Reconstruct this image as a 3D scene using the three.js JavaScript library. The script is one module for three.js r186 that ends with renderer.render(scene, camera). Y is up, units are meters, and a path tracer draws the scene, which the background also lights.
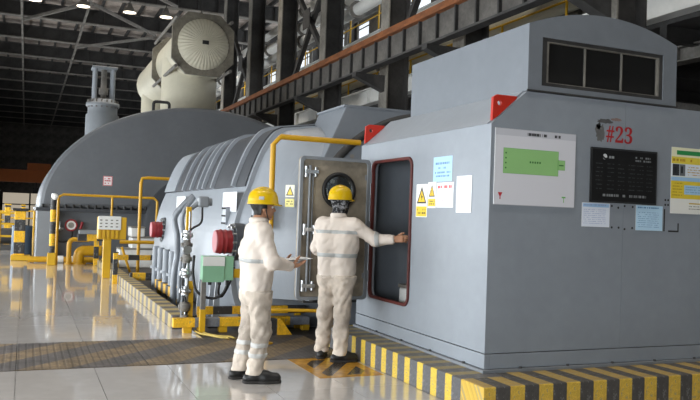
import * as THREE from 'three';
import { mergeGeometries, mergeVertices } from 'three/addons/utils/BufferGeometryUtils.js';
import { RoundedBoxGeometry } from 'three/addons/geometries/RoundedBoxGeometry.js';
import { RectAreaLightUniformsLib } from 'three/addons/lights/RectAreaLightUniformsLib.js';
import { TextGeometry } from 'three/addons/geometries/TextGeometry.js';
import { FontLoader } from 'three/addons/loaders/FontLoader.js';

// ---------------------------------------------------------------- camera, light, exposure
const scene = new THREE.Scene();
scene.background = new THREE.Color(0.75, 0.86, 1.0);
const camera = new THREE.PerspectiveCamera(29.402, 700 / 400, 0.1, 400);
camera.rotation.order = 'YXZ';
camera.position.set(0, 1.5, 0);
camera.rotation.set(0.0224956, -0.40182, 0.0349479);
const renderer = new THREE.WebGLRenderer();
renderer.toneMapping = THREE.LinearToneMapping;
renderer.toneMappingExposure = 1.33;
renderer.shadowMap.enabled = true;
RectAreaLightUniformsLib.init();
const DAY = new THREE.Color(0.90, 0.955, 1.0), DAY_POWER = 9.0, PANE_GLOW = 0.8;
const LAMP_POWER = 60, LAMP_GLOW = 4;

// ---------------------------------------------------------------- helpers
let seed = 20231;
const rnd = () => { seed = (seed * 1664525 + 1013904223) >>> 0; return seed / 4294967296; };
const V = (x, y, z) => new THREE.Vector3(x, y, z);
const taken = {};
function numbered(n) { taken[n] = (taken[n] ?? -1) + 1; return taken[n] ? `${n}_${String(taken[n]).padStart(3, '0')}` : n; }
function prep(g) {
  let o = g.index ? g.toNonIndexed() : g;
  for (const k of Object.keys(o.attributes)) if (!['position', 'normal', 'uv'].includes(k)) o.deleteAttribute(k);
  if (!o.attributes.uv) o.setAttribute('uv', new THREE.BufferAttribute(new Float32Array(o.attributes.position.count * 2), 2));
  if (!o.attributes.normal) o.computeVertexNormals();
  o.morphAttributes = {};
  o.clearGroups();
  return o;
}
const merge = (gs) => gs.length === 1 ? prep(gs[0]) : mergeGeometries(gs.map(prep));
// texture coordinates in metres: each face takes the two axes it lies along
function metreUV(g) {
  const p = g.attributes.position, n = g.attributes.normal, uv = g.attributes.uv;
  for (let i = 0; i < p.count; i++) {
    const ax = Math.abs(n.getX(i)), ay = Math.abs(n.getY(i)), az = Math.abs(n.getZ(i));
    if (ay >= ax && ay >= az) uv.setXY(i, p.getX(i), p.getZ(i));
    else if (ax >= az) uv.setXY(i, p.getZ(i), p.getY(i));
    else uv.setXY(i, p.getX(i), p.getY(i));
  }
  return g;
}
function alongUV(g, axis) {
  const p = g.attributes.position, uv = g.attributes.uv, k = 'xyz'.indexOf(axis);
  for (let i = 0; i < p.count; i++) {
    const a = [p.getX(i), p.getY(i), p.getZ(i)];
    uv.setXY(i, a[k], a[(k + 1) % 3] * 0.7 + a[(k + 2) % 3]);
  }
  return g;
}
function mesh(name, gs, mat, parent, opt = {}) {
  const g = merge(Array.isArray(gs) ? gs : [gs]);
  if (opt.along) alongUV(g, opt.along); else if (!opt.keepUV) metreUV(g);
  const m = new THREE.Mesh(g, mat);
  m.name = parent ? name : numbered(name);
  m.castShadow = m.receiveShadow = true;
  (parent || scene).add(m);
  if (opt.label) m.userData.label = opt.label;
  return m;
}
function tag(o, label, category, group, kind) {
  if (label) o.userData.label = label;
  if (category) o.userData.category = category;
  if (group) o.userData.group = group;
  if (kind) o.userData.kind = kind;
  return o;
}
function thing(name, label, category, pos = [0, 0, 0], turn = 0, group) {
  const o = new THREE.Group(); o.name = numbered(name); o.position.set(...pos); o.rotation.y = turn; scene.add(o);
  return tag(o, label, category, group);
}
function setting(name, pos = [0, 0, 0], label) { const o = new THREE.Group(); o.name = name; o.position.set(...pos); scene.add(o); o.userData.kind = 'structure'; if (label) o.userData.label = label; return o; }
const box = (x0, x1, y0, y1, z0, z1) => new THREE.BoxGeometry(Math.abs(x1 - x0), Math.abs(y1 - y0), Math.abs(z1 - z0)).translate((x0 + x1) / 2, (y0 + y1) / 2, (z0 + z1) / 2);
const rbox = (x0, x1, y0, y1, z0, z1, r = 0.01, s = 2) => new RoundedBoxGeometry(Math.abs(x1 - x0), Math.abs(y1 - y0), Math.abs(z1 - z0), s, Math.min(r, Math.abs(x1 - x0) / 2.01, Math.abs(y1 - y0) / 2.01, Math.abs(z1 - z0) / 2.01)).translate((x0 + x1) / 2, (y0 + y1) / 2, (z0 + z1) / 2);
function rod(a, b, r0, r1 = r0, seg = 14) {
  const A = V(...a), B = V(...b), d = B.clone().sub(A), l = d.length();
  const g = new THREE.CylinderGeometry(r1, r0, l, seg);
  g.translate(0, l / 2, 0); g.applyQuaternion(new THREE.Quaternion().setFromUnitVectors(V(0, 1, 0), d.normalize()));
  return g.translate(...a);
}
function beam(a, b, w, h) { // rectangular bar between two points
  const A = V(...a), B = V(...b), l = A.distanceTo(B), g = new THREE.BoxGeometry(w, h, l);
  const m = new THREE.Matrix4().lookAt(B, A, Math.abs(B.y - A.y) > 0.95 * l ? V(1, 0, 0) : V(0, 1, 0));
  return g.applyMatrix4(m).translate((a[0] + b[0]) / 2, (a[1] + b[1]) / 2, (a[2] + b[2]) / 2);
}
function tube(pts, r, bend = 0.08, seg = 10) { // pipe with rounded corners
  const P = pts.map((p) => V(...p)), path = new THREE.CurvePath();
  let last = P[0];
  for (let i = 1; i < P.length - 1; i++) {
    const a = P[i - 1].clone().sub(P[i]), b = P[i + 1].clone().sub(P[i]), k = Math.min(bend, a.length() / 2.1, b.length() / 2.1);
    const s = P[i].clone().addScaledVector(a.normalize(), k), e = P[i].clone().addScaledVector(b.normalize(), k);
    path.add(new THREE.LineCurve3(last, s)); path.add(new THREE.QuadraticBezierCurve3(s, P[i], e)); last = e;
  }
  path.add(new THREE.LineCurve3(last, P[P.length - 1]));
  return new THREE.TubeGeometry(path, Math.max(2, (P.length - 1) * 12), r, seg);
}
const hose = (pts, r, n = 40, seg = 8) => new THREE.TubeGeometry(new THREE.CatmullRomCurve3(pts.map((p) => V(...p))), n, r, seg);
function slab(pts, depth, holes = [], bevel = 0) { // outline in x, y; extruded towards +z from 0
  const s = pts instanceof THREE.Shape ? pts : new THREE.Shape(pts.map(([x, y]) => new THREE.Vector2(x, y)));
  for (const h of holes) s.holes.push(h instanceof THREE.Path ? h : new THREE.Path(h.map(([x, y]) => new THREE.Vector2(x, y))));
  return new THREE.ExtrudeGeometry(s, { depth, bevelEnabled: bevel > 0, bevelSize: bevel, bevelThickness: bevel, bevelOffset: -bevel, bevelSegments: 2, curveSegments: 20 });
}
function roundRect(x0, x1, y0, y1, r) {
  const p = new THREE.Path();
  p.moveTo(x0 + r, y0); p.lineTo(x1 - r, y0); p.absarc(x1 - r, y0 + r, r, -Math.PI / 2, 0); p.lineTo(x1, y1 - r); p.absarc(x1 - r, y1 - r, r, 0, Math.PI / 2);
  p.lineTo(x0 + r, y1); p.absarc(x0 + r, y1 - r, r, Math.PI / 2, Math.PI); p.lineTo(x0, y0 + r); p.absarc(x0 + r, y0 + r, r, Math.PI, 1.5 * Math.PI);
  return p;
}
const asShape = (path) => new THREE.Shape(path.getPoints(16));
const ORD = ['first', 'second', 'third', 'fourth', 'fifth', 'sixth', 'seventh', 'eighth', 'ninth', 'tenth', 'eleventh', 'twelfth', 'thirteenth', 'fourteenth', 'fifteenth', 'sixteenth', 'seventeenth', 'eighteenth'];

// ---------------------------------------------------------------- textures and materials
function hash2(x, y, s) { let h = (x * 374761393 + y * 668265263 + s * 974711) | 0; h = Math.imul(h ^ (h >>> 13), 1274126177); return ((h ^ (h >>> 16)) >>> 0) / 4294967296; }
function vnoise(x, y, per, s) { // tiling value noise
  const xi = Math.floor(x), yi = Math.floor(y), fx = x - xi, fy = y - yi, sm = (t) => t * t * (3 - 2 * t), m = (a) => ((a % per) + per) % per;
  const a = hash2(m(xi), m(yi), s), b = hash2(m(xi + 1), m(yi), s), c = hash2(m(xi), m(yi + 1), s), d = hash2(m(xi + 1), m(yi + 1), s);
  const u = sm(fx), v = sm(fy);
  return (a * (1 - u) + b * u) * (1 - v) + (c * (1 - u) + d * u) * v;
}
function fbm(u, v, base, oct, s) { let r = 0, a = 0.5, t = 0; for (let i = 0; i < oct; i++) { r += a * vnoise(u * base * 2 ** i, v * base * 2 ** i, base * 2 ** i, s + i); t += a; a *= 0.55; } return r / t; }
function dataTex(n, fn, srgb, repeat) {
  const d = new Uint8Array(n * n * 4);
  for (let j = 0; j < n; j++) for (let i = 0; i < n; i++) { const c = fn(i / n, j / n); const k = (j * n + i) * 4; for (let q = 0; q < 3; q++) d[k + q] = Math.max(0, Math.min(255, c[q])); d[k + 3] = 255; }
  const t = new THREE.DataTexture(d, n, n); t.wrapS = t.wrapT = THREE.RepeatWrapping; t.magFilter = THREE.LinearFilter; t.minFilter = THREE.LinearMipmapLinearFilter; t.generateMipmaps = true;
  if (srgb) t.colorSpace = THREE.SRGBColorSpace;
  if (repeat) t.repeat.set(...repeat);
  t.needsUpdate = true; return t;
}
function canvasTex(w, h, draw, repeat) {
  const c = document.createElement('canvas'); c.width = w; c.height = h; const x = c.getContext('2d'); draw(x, w, h);
  const t = new THREE.CanvasTexture(c); t.colorSpace = THREE.SRGBColorSpace; t.wrapS = t.wrapT = THREE.RepeatWrapping; if (repeat) t.repeat.set(...repeat); return t;
}
const mottle = dataTex(256, (u, v) => { const a = fbm(u, v, 3, 5, 11), b = fbm(u, v, 24, 3, 31); const k = 240 + (a - 0.5) * 22 + (b - 0.5) * 10; return [k, k, k]; }, true, [0.5, 0.5]);
const grime = dataTex(256, (u, v) => { const a = fbm(u, v, 4, 5, 71), b = fbm(u, v, 32, 3, 91); const k = 215 + (a - 0.5) * 110 + (b - 0.5) * 50; return [k, k * 0.985, k * 0.96]; }, true, [0.6, 0.6]);
const roughN = dataTex(256, (u, v) => { const k = 150 + (fbm(u, v, 4, 5, 5) - 0.5) * 150; return [k, k, k]; }, false, [0.7, 0.7]);
const fineBump = dataTex(256, (u, v) => { const k = 128 + (fbm(u, v, 40, 3, 41) - 0.5) * 200; return [k, k, k]; }, false, [2, 2]);
const weave = dataTex(128, (u, v) => { const k = 128 + 60 * Math.sin(u * 40 * Math.PI) * Math.sin(v * 40 * Math.PI) + (fbm(u, v, 16, 3, 15) - 0.5) * 80; return [k, k, k]; }, false, [8, 8]);
const paint = (css, rough = 0.5, o = {}) => new THREE.MeshStandardMaterial({ color: css, roughness: rough, map: mottle, ...o });
const M = {
  paintLight: paint('#939aa2', 0.45),
  paintBox: paint('#7b8188', 0.45),
  paintLight2: paint('#949aa1', 0.45),
  paintDark: paint('#414449', 0.5),
  paintHood: paint('#686c71', 0.5),
  paintGrey: paint('#82878c', 0.5),
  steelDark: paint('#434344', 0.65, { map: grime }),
  steelMid: paint('#8c8a87', 0.65, { map: grime }),
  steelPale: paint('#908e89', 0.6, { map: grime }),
  roof: paint('#c0b6b0', 0.8, { map: grime }),
  concrete: paint('#8f8b85', 0.85, { map: grime }),
  wallPaint: paint('#8f8e8a', 0.85),
  rustRail: paint('#94592f', 0.75, { map: grime }),
  cream: paint('#cfc9b4', 0.6, { map: mottle }),
  creamRing: paint('#8b877c', 0.6, { map: grime }),
  yellow: paint('#d2a416', 0.5),
  yellowPipe: paint('#d3a014', 0.42),
  black: paint('#232323', 0.6),
  rubber: paint('#161616', 0.55),
  chrome: new THREE.MeshStandardMaterial({ color: '#b5b8ba', roughness: 0.3, metalness: 0.9 }),
  brass: new THREE.MeshStandardMaterial({ color: '#a8884a', roughness: 0.4, metalness: 0.8 }),
  foil: new THREE.MeshStandardMaterial({ color: '#84888d', roughness: 0.5, metalness: 0.5, bumpMap: fineBump, bumpScale: 0.004 }),
  red: paint('#8e1f24', 0.5), redFace: paint('#bd6f75', 0.55),
  redLug: paint('#c32b1b', 0.5),
  redFrame: paint('#5f241f', 0.6, { map: grime }),
  doorInside: paint('#9a9284', 0.55, { map: grime }),
  white: paint('#e4e4e0', 0.6),
  paper: paint('#eef0f2', 0.8),
  green: paint('#86b694', 0.55),
  voidGlass: new THREE.MeshStandardMaterial({ color: '#050505', roughness: 0.7 }),
  glass: new THREE.MeshPhysicalMaterial({ color: '#dfe6e8', roughness: 0.05, transmission: 1, thickness: 0 }),
  plate: paint('#4b4744', 0.6, { map: grime }),
  skin: paint('#b98768', 0.55),
  hair: paint('#14110f', 0.7),
  cloth: paint('#dfd3c7', 0.9, { map: mottle, bumpMap: weave, bumpScale: 0.0006 }),
  clothTrouser: paint('#ded3c8', 0.9, { map: grime, bumpMap: weave, bumpScale: 0.0006 }),
  reflective: paint('#aeb0ae', 0.45),
  leather: paint('#1d1c1c', 0.5),
  sole: paint('#2b2826', 0.8),
  helmet: paint('#dfb70c', 0.3),
  blue: paint('#4d5c6b', 0.6),
};
const yellowWear = (seedN, dark, light, n = 512) => (u, v, isDark) => {
  const w = fbm(u, v, 10, 5, seedN), f = fbm(u, v, 48, 2, seedN + 7), c = isDark ? dark : light;
  const chip = w > 0.66 ? 0.55 : 0; const k = 1 + (f - 0.5) * 0.22 + (w - 0.5) * 0.25;
  return c.map((q) => Math.max(0, Math.min(255, q * k * (1 - chip) + 128 * chip)));
};
function stripe(period, duty, light = [222, 176, 40], dark = [62, 62, 64], sd = 3, shift = 0) {
  const f = yellowWear(sd, dark, light);
  return new THREE.MeshStandardMaterial({ roughness: 0.6, map: dataTex(256, (u, v) => f(u, v, ((u + shift) % 1) >= duty), true, [1 / period, 1 / period]) });
}
const S = { kerb: stripe(0.246, 0.42, [218, 186, 66], [92, 92, 94], 3, 0.36), kerbFront: stripe(0.27, 0.5, [206, 170, 66], [74, 71, 68], 5, 0.1), bar: stripe(0.5, 0.5, [219, 167, 28], [50, 48, 48], 9), edge: stripe(0.44, 0.5, [172, 150, 92], [88, 82, 79], 15), post: stripe(0.62, 0.5, [224, 172, 24], [44, 44, 44], 21, 0.2), beamYG: stripe(0.62, 0.5, [222, 172, 28], [112, 116, 124], 27, 0.3) };

// ---------------------------------------------------------------- the hall
const HX0 = -4.6, HX1 = 17, HZ0 = 9, HZ1 = -112, HY = 13.1;
{ // floor: a slab, polished tiles laid on it in front, the pit plates beside the machine
  const f = setting('floor');
  mesh('floor_slab', box(HX0 - 0.3, HX1 + 0.3, -0.4, -0.022, HZ1 - 0.3, HZ0 + 0.3), M.concrete, f);
  const tiles = [0, 1, 2, 3].map((k) => new THREE.MeshPhysicalMaterial({ color: ['#cac5c0', '#c7c2bd', '#cdc8c3', '#c9c4bf'][k], roughness: 0.1, map: mottle, clearcoat: 0.5, clearcoatRoughness: 0.04 }));
  const TW = 0.675, TL = 1.35, ox = -0.02, g0 = prep(new THREE.BoxGeometry(TW - 0.004, 0.02, TL - 0.004)); metreUV(g0);
  const strip0 = -7.56, strip1 = -9.03;
  let n = 0; const far = [];
  const put = (x, z, g, near) => {
    if (!near) { far.push(g.clone().translate(x, -0.011, z)); return; }
    const m = new THREE.Mesh(g, tiles[Math.floor(hash2(Math.round(x * 40), Math.round(z * 40), 3) * 4)]); m.name = 'tile'; m.position.set(x, -0.011, z); m.receiveShadow = m.castShadow = true; f.add(m); n++;
  };
  for (let i = -12; i < 27; i++) for (let j = 0; j < 12; j++) { // in front of the strip
    const x = ox + (i + 0.5) * TW, z = strip0 + (j + 0.5) * TL; if (x < HX0 || z > HZ0 - 0.6) continue; put(x, z, g0, x > -1.6 && x < 3.9 && z < -3.8);
  }
  for (let i = -12; i < 3; i++) for (let j = 0; j < 77; j++) { // the aisle beyond it
    const x = ox + (i + 0.5) * TW, z = strip1 - (j + 0.5) * TL; if (x < HX0 || z < HZ1 + 0.6) continue; put(x, z, g0, x > -2.2 && z > -26);
  }
  tag(mesh('distant_tile', far, tiles[0], f), null, null, null, 'stuff');
  // chequered steel plates of the crossing strip, painted with diagonal bands
  const chk = dataTex(512, (u, v) => {
    const d = (u + v) % 1, band = d < 0.5, gx = Math.abs(((u * 14) % 1) - 0.5) * 2, gy = Math.abs(((v * 14) % 1) - 0.5) * 2, lug = Math.max(gx, gy) < 0.72 ? 1 : 0.8, w = fbm(u, v, 6, 5, 55), f2 = fbm(u, v, 50, 2, 66);
    const c = band ? [134, 114, 86] : [94, 89, 88], k = lug * (0.82 + (w - 0.5) * 0.5 + (f2 - 0.5) * 0.3 + 0.1);
    return c.map((q) => Math.min(255, q * k));
  }, true, [1 / 0.95, 1 / 0.95]);
  const chkB = dataTex(256, (u, v) => { const gx = Math.abs(((u * 14) % 1) - 0.5) * 2, gy = Math.abs(((v * 14) % 1) - 0.5) * 2, k = Math.max(gx, gy) < 0.7 ? 220 : 60; return [k, k, k]; }, false, [1 / 0.95, 1 / 0.95]);
  const mc = new THREE.MeshStandardMaterial({ map: chk, bumpMap: chkB, bumpScale: 0.003, roughness: 0.55 });
  for (let i = -7; i < 4; i++) { const x0 = 1.16 + i * 1.18, x1 = Math.min(x0 + 1.18, 3.25); if (x1 > x0) mesh('chequer_plate', rbox(x0 + 0.003, x1 - 0.003, -0.022, 0.006, strip1 + 0.004, strip0 - 0.004, 0.004, 1), mc, f); }
  mesh('chequer_plate', rbox(1.75, 9, -0.022, -0.004, -22.8, strip1 - 0.004, 0.003, 1), M.plate, f);
  mesh('chequer_plate', rbox(3.26, 9, -0.022, -0.003, strip1 + 0.002, strip0 - 0.002, 0.003, 1), M.plate, f);
  // hatched warning marking on the tiles in front of the door
  const hatch = dataTex(256, (u, v) => { const d = ((u * 1.0 + v * 1.0) * 2.2) % 1, edge = u < 0.16 || u > 0.84 || v < 0.12 || v > 0.9, w = fbm(u, v, 12, 4, 77); const c = edge || d > 0.5 ? [190, 140, 52] : [70, 62, 54]; const k = 0.95 + (w - 0.5) * 0.4; return c.map((q) => Math.min(255, q * k)); }, true, [1, 1]);
  const mk = new THREE.MeshStandardMaterial({ map: hatch, roughness: 0.22 });
  const hg = prep(new THREE.BoxGeometry(0.66, 0.0016, 0.95)), p = hg.attributes.position; for (let i = 0; i < p.count; i++) hg.attributes.uv.setXY(i, p.getX(i) / 0.66 + 0.5, p.getZ(i) / 0.95 + 0.5);
  hg.translate(2.9, 0.0003, -7.08);
  mesh('floor_marking', hg, mk, f, { keepUV: true, label: 'yellow and black hatched marking on the tiles before the open door' });
}
{ // left wall: tall daylight windows between piers
  const w = setting('wall_left');
  const bays = []; for (let z = HZ0 - 1; z > HZ1 + 6; z -= 6) bays.push(z);
  const bits = [box(HX0 - 0.4, HX0, -0.4, 0.2, HZ1, HZ0), box(HX0 - 0.4, HX0, 2.7, HY + 1.2, HZ1, HZ0)];
  for (const z of [...bays, bays[bays.length - 1] - 6]) bits.push(box(HX0 - 0.4, HX0 + 0.25, 0.2, 2.7, z - 0.5, z + 0.5));
  bits.push(box(HX0 - 0.4, HX0, 0.2, 2.7, HZ0 - 0.6, HZ0), box(HX0 - 0.4, HX0, 0.2, 2.7, HZ1, bays[bays.length - 1] - 6.4));
  mesh('wall_panel', bits, M.wallPaint, w);
  let n = 0;
  for (const z of bays) for (const [y0, y1] of [[0.2, 2.7]]) {
    const s = setting(`window_${++n}`);
    const fr = [box(HX0 - 0.2, HX0 - 0.12, y0, y0 + 0.08, z - 5.5, z - 0.5), box(HX0 - 0.2, HX0 - 0.12, y1 - 0.08, y1, z - 5.5, z - 0.5)];
    for (let k = 0; k <= 4; k++) fr.push(box(HX0 - 0.2, HX0 - 0.12, y0, y1, z - 5.5 + k * 1.25 - 0.03, z - 5.5 + k * 1.25 + 0.03));
    mesh('window_frame', fr, M.steelMid, s);
    const pm = n <= 60 ? paneMat() : null;
    for (let k = 0; k < 4; k++) mesh('window_pane', box(HX0 - 0.18, HX0 - 0.17, y0 + 0.08, y1 - 0.08, z - 5.47 + k * 1.25, z - 5.5 + (k + 1) * 1.25 - 0.03), pm, s);
    if (z > -60) {
      const l = new THREE.RectAreaLight(DAY, DAY_POWER, 4.9, y1 - y0 - 0.2); l.name = 'window_daylight'; l.position.set(HX0 - 0.1, (y0 + y1) / 2, z - 3); l.lookAt(HX0 + 5, (y0 + y1) / 2, z - 3); s.add(l);
    }
  }
}
function paneMat() { return (paneMat.m ??= new THREE.MeshStandardMaterial({ color: '#cfd6da', roughness: 0.4, emissive: DAY, emissiveIntensity: PANE_GLOW })); }
{ // end walls
  const b = setting('wall_back'); mesh('wall_panel', box(HX0 - 0.4, HX1 + 0.4, -0.4, HY + 1.2, HZ0, HZ0 + 0.3), M.wallPaint, b);
  const f = setting('wall_front'); mesh('wall_panel', [box(HX0 - 0.4, -3, -0.4, HY + 1.2, HZ1 - 0.3, HZ1), box(4, HX1 + 0.4, -0.4, HY + 1.2, HZ1 - 0.3, HZ1), box(-3, 4, 3.2, HY + 1.2, HZ1 - 0.3, HZ1)], M.steelMid, f);
  const d = setting('door_1'); mesh('door_opening_glass', box(-3, 4, 0, 3.2, HZ1 - 0.2, HZ1 - 0.15), new THREE.MeshStandardMaterial({ color: '#c8c4b8', roughness: 0.5, emissive: '#fff0d8', emissiveIntensity: 0.3 }), d);
  mesh('door_frame', [box(-3, -2.85, 0, 3.2, HZ1 - 0.3, HZ1 + 0.05), box(3.85, 4, 0, 3.2, HZ1 - 0.3, HZ1 + 0.05), box(0.4, 0.6, 0, 3.2, HZ1 - 0.3, HZ1 + 0.05), box(-3, 4, 1.6, 1.75, HZ1 - 0.3, HZ1 + 0.05)], M.steelDark, d);
}
{ // right wall with windows high up, seen between the columns
  const w = setting('wall_right'), bands = [[6.6, 8.8], [10.0, 12.4]], bits = [box(HX1, HX1 + 0.3, -0.4, 6.6, HZ1, HZ0), box(HX1, HX1 + 0.3, 8.8, 10.0, HZ1, HZ0), box(HX1, HX1 + 0.3, 12.4, HY + 1.2, HZ1, HZ0)];
  let n = 80;
  for (const [y0, y1] of bands) for (let z = HZ0 - 3; z > HZ1; z -= 7) {
    bits.push(box(HX1, HX1 + 0.3, y0, y1, z - 2.2, z));
    if (z < -12 && z > -70) {
      const s = setting(`window_${++n}`); mesh('window_pane', box(HX1 + 0.1, HX1 + 0.12, y0, y1, z - 7, z - 2.2), paneMat(), s);
      const fr = []; for (let k = 0; k <= 3; k++) fr.push(box(HX1 + 0.06, HX1 + 0.14, y0, y1, z - 7 + k * 1.6 - 0.04, z - 7 + k * 1.6 + 0.04)); for (let k = 0; k <= 2; k++) fr.push(box(HX1 + 0.06, HX1 + 0.14, y0 + k * 1.07, y0 + 0.06 + k * 1.07, z - 7, z - 2.2)); mesh('window_frame', fr, M.steelDark, s);
      if (z > -56) { const l = new THREE.RectAreaLight(DAY, 4.5, 4.7, y1 - y0 - 0.1); l.name = 'window_daylight'; l.position.set(HX1 + 0.02, (y0 + y1) / 2, z - 4.6); l.lookAt(HX1 - 5, (y0 + y1) / 2, z - 4.6); s.add(l); }
    } else bits.push(box(HX1, HX1 + 0.3, y0, y1, z - 7, z - 2.2));
  }
  mesh('wall_panel', bits, M.steelMid, w);
}
{ // roof deck and purlins
  const c = setting('ceiling');
  mesh('roof_deck', box(HX0 - 0.4, HX1 + 0.4, HY, HY + 0.25, HZ1 - 0.3, HZ0 + 0.3), M.roof, c);
  for (let x = HX0 + 0.8; x < HX1; x += 1.05) mesh('purlin', [box(x - 0.06, x + 0.06, HY - 0.22, HY, HZ1, HZ0)], M.steelDark, c);
}
{ // roof trusses across the hall
  let k = 0;
  for (let z = -10; z > -108; z -= 6, k++) {
    const t = thing('roof_girder', `dark steel roof girder spanning the hall, ${ORD[k] || 'last'} from the near end`, 'girder', [0, 12.05, z], 0, 'roof girders');
    mesh('bottom_flange', box(HX0, HX1, -0.04, 0.02, -0.2, 0.2), M.steelMid, t);
    mesh('web_plate', box(HX0, HX1, 0.02, 0.76, -0.03, 0.03), M.steelDark, t);
    mesh('top_flange', box(HX0, HX1, 0.76, 0.8, -0.2, 0.2), M.steelDark, t);
    const g = prep(box(-0.03, 0.03, 0.02, 0.76, 0.03, 0.18)); metreUV(g);
    for (let x = HX0 + 1; x < HX1 - 0.5; x += 1.05) { const q = new THREE.Mesh(g, M.steelDark); q.name = 'stiffener'; q.position.x = x; q.castShadow = q.receiveShadow = true; t.add(q); }
  }
  for (const [i, x] of [-0.6, 2.6].entries()) tag(mesh('tie_beam', [box(x - 0.06, x + 0.06, 11.86, 12.0, -108, -8)], M.steelMid), `long pale tie beam under the trusses, ${ORD[i]} from the window wall`, 'beam', 'tie beams');
  for (const [i, [x0, z0, x1, z1]] of [[2.5, -40.3, -0.5, -45.7], [2.7, -40.3, 6.6, -45.7], [2.7, -34.3, 6.6, -38.7], [6.6, -46.3, 2.7, -51.7]].entries()) tag(mesh('diagonal_brace', beam([x0, 11.78, z0], [x1, 11.78, z1], 0.14, 0.14), M.steelMid), `diagonal brace below the roof, ${ORD[i]} counted from the window wall`, 'brace', 'roof braces');
}
{ // high bay lamps below the trusses
  let k = 0;
  for (const [x, z] of [[-2, -4], [2.4, -4], [6.8, -4], [-2, -15.5], [2.4, -15.5], [6.8, -15.5], [-2, -27.5], [2.4, -27.5], [6.8, -27.5], [2.2, -39.4], [4.4, -39.4], [6.2, -39.4], [8, -39.4], [0, -39.4]]) {
    const l = thing('bay_lamp', z === -39.4 ? `lit high bay lamp in the far row under the roof, ${ORD[[0, 2.2, 4.4, 6.2, 8].indexOf(x)]} from the left` : `high bay lamp in the ${z === -4 ? 'nearest' : z === -15.5 ? 'second' : 'third'} row overhead, ${x < 0 ? 'left' : x < 5 ? 'middle' : 'right'} one`, 'lamp', [x, 11.35, z], 0, 'high bay lamps'); k++;
    mesh('reflector', new THREE.LatheGeometry([[0.06, 0.5], [0.1, 0.45], [0.14, 0.3], [0.26, 0.12], [0.33, 0]].map(([r, y]) => new THREE.Vector2(r, y)), 20), M.steelPale, l);
    mesh('stem', rod([0, 0.5, 0], [0, 1.52, 0], 0.02), M.steelDark, l);
    mesh('lamp_lens', new THREE.CylinderGeometry(0.3, 0.3, 0.03, 20).translate(0, 0.03, 0), new THREE.MeshStandardMaterial({ color: '#fff8e8', emissive: '#fff1d8', emissiveIntensity: LAMP_GLOW }), l);
    const s = new THREE.SpotLight('#fff9f0', LAMP_POWER, 0, 1.15, 0.6, 2); s.position.set(0, -0.02, 0); s.target.position.set(0, -5, 0); s.shadow.radius = 15; s.castShadow = true; s.name = 'lamp_light'; l.add(s, s.target); s.target.name = 'lamp_aim';
  }
}
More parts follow.
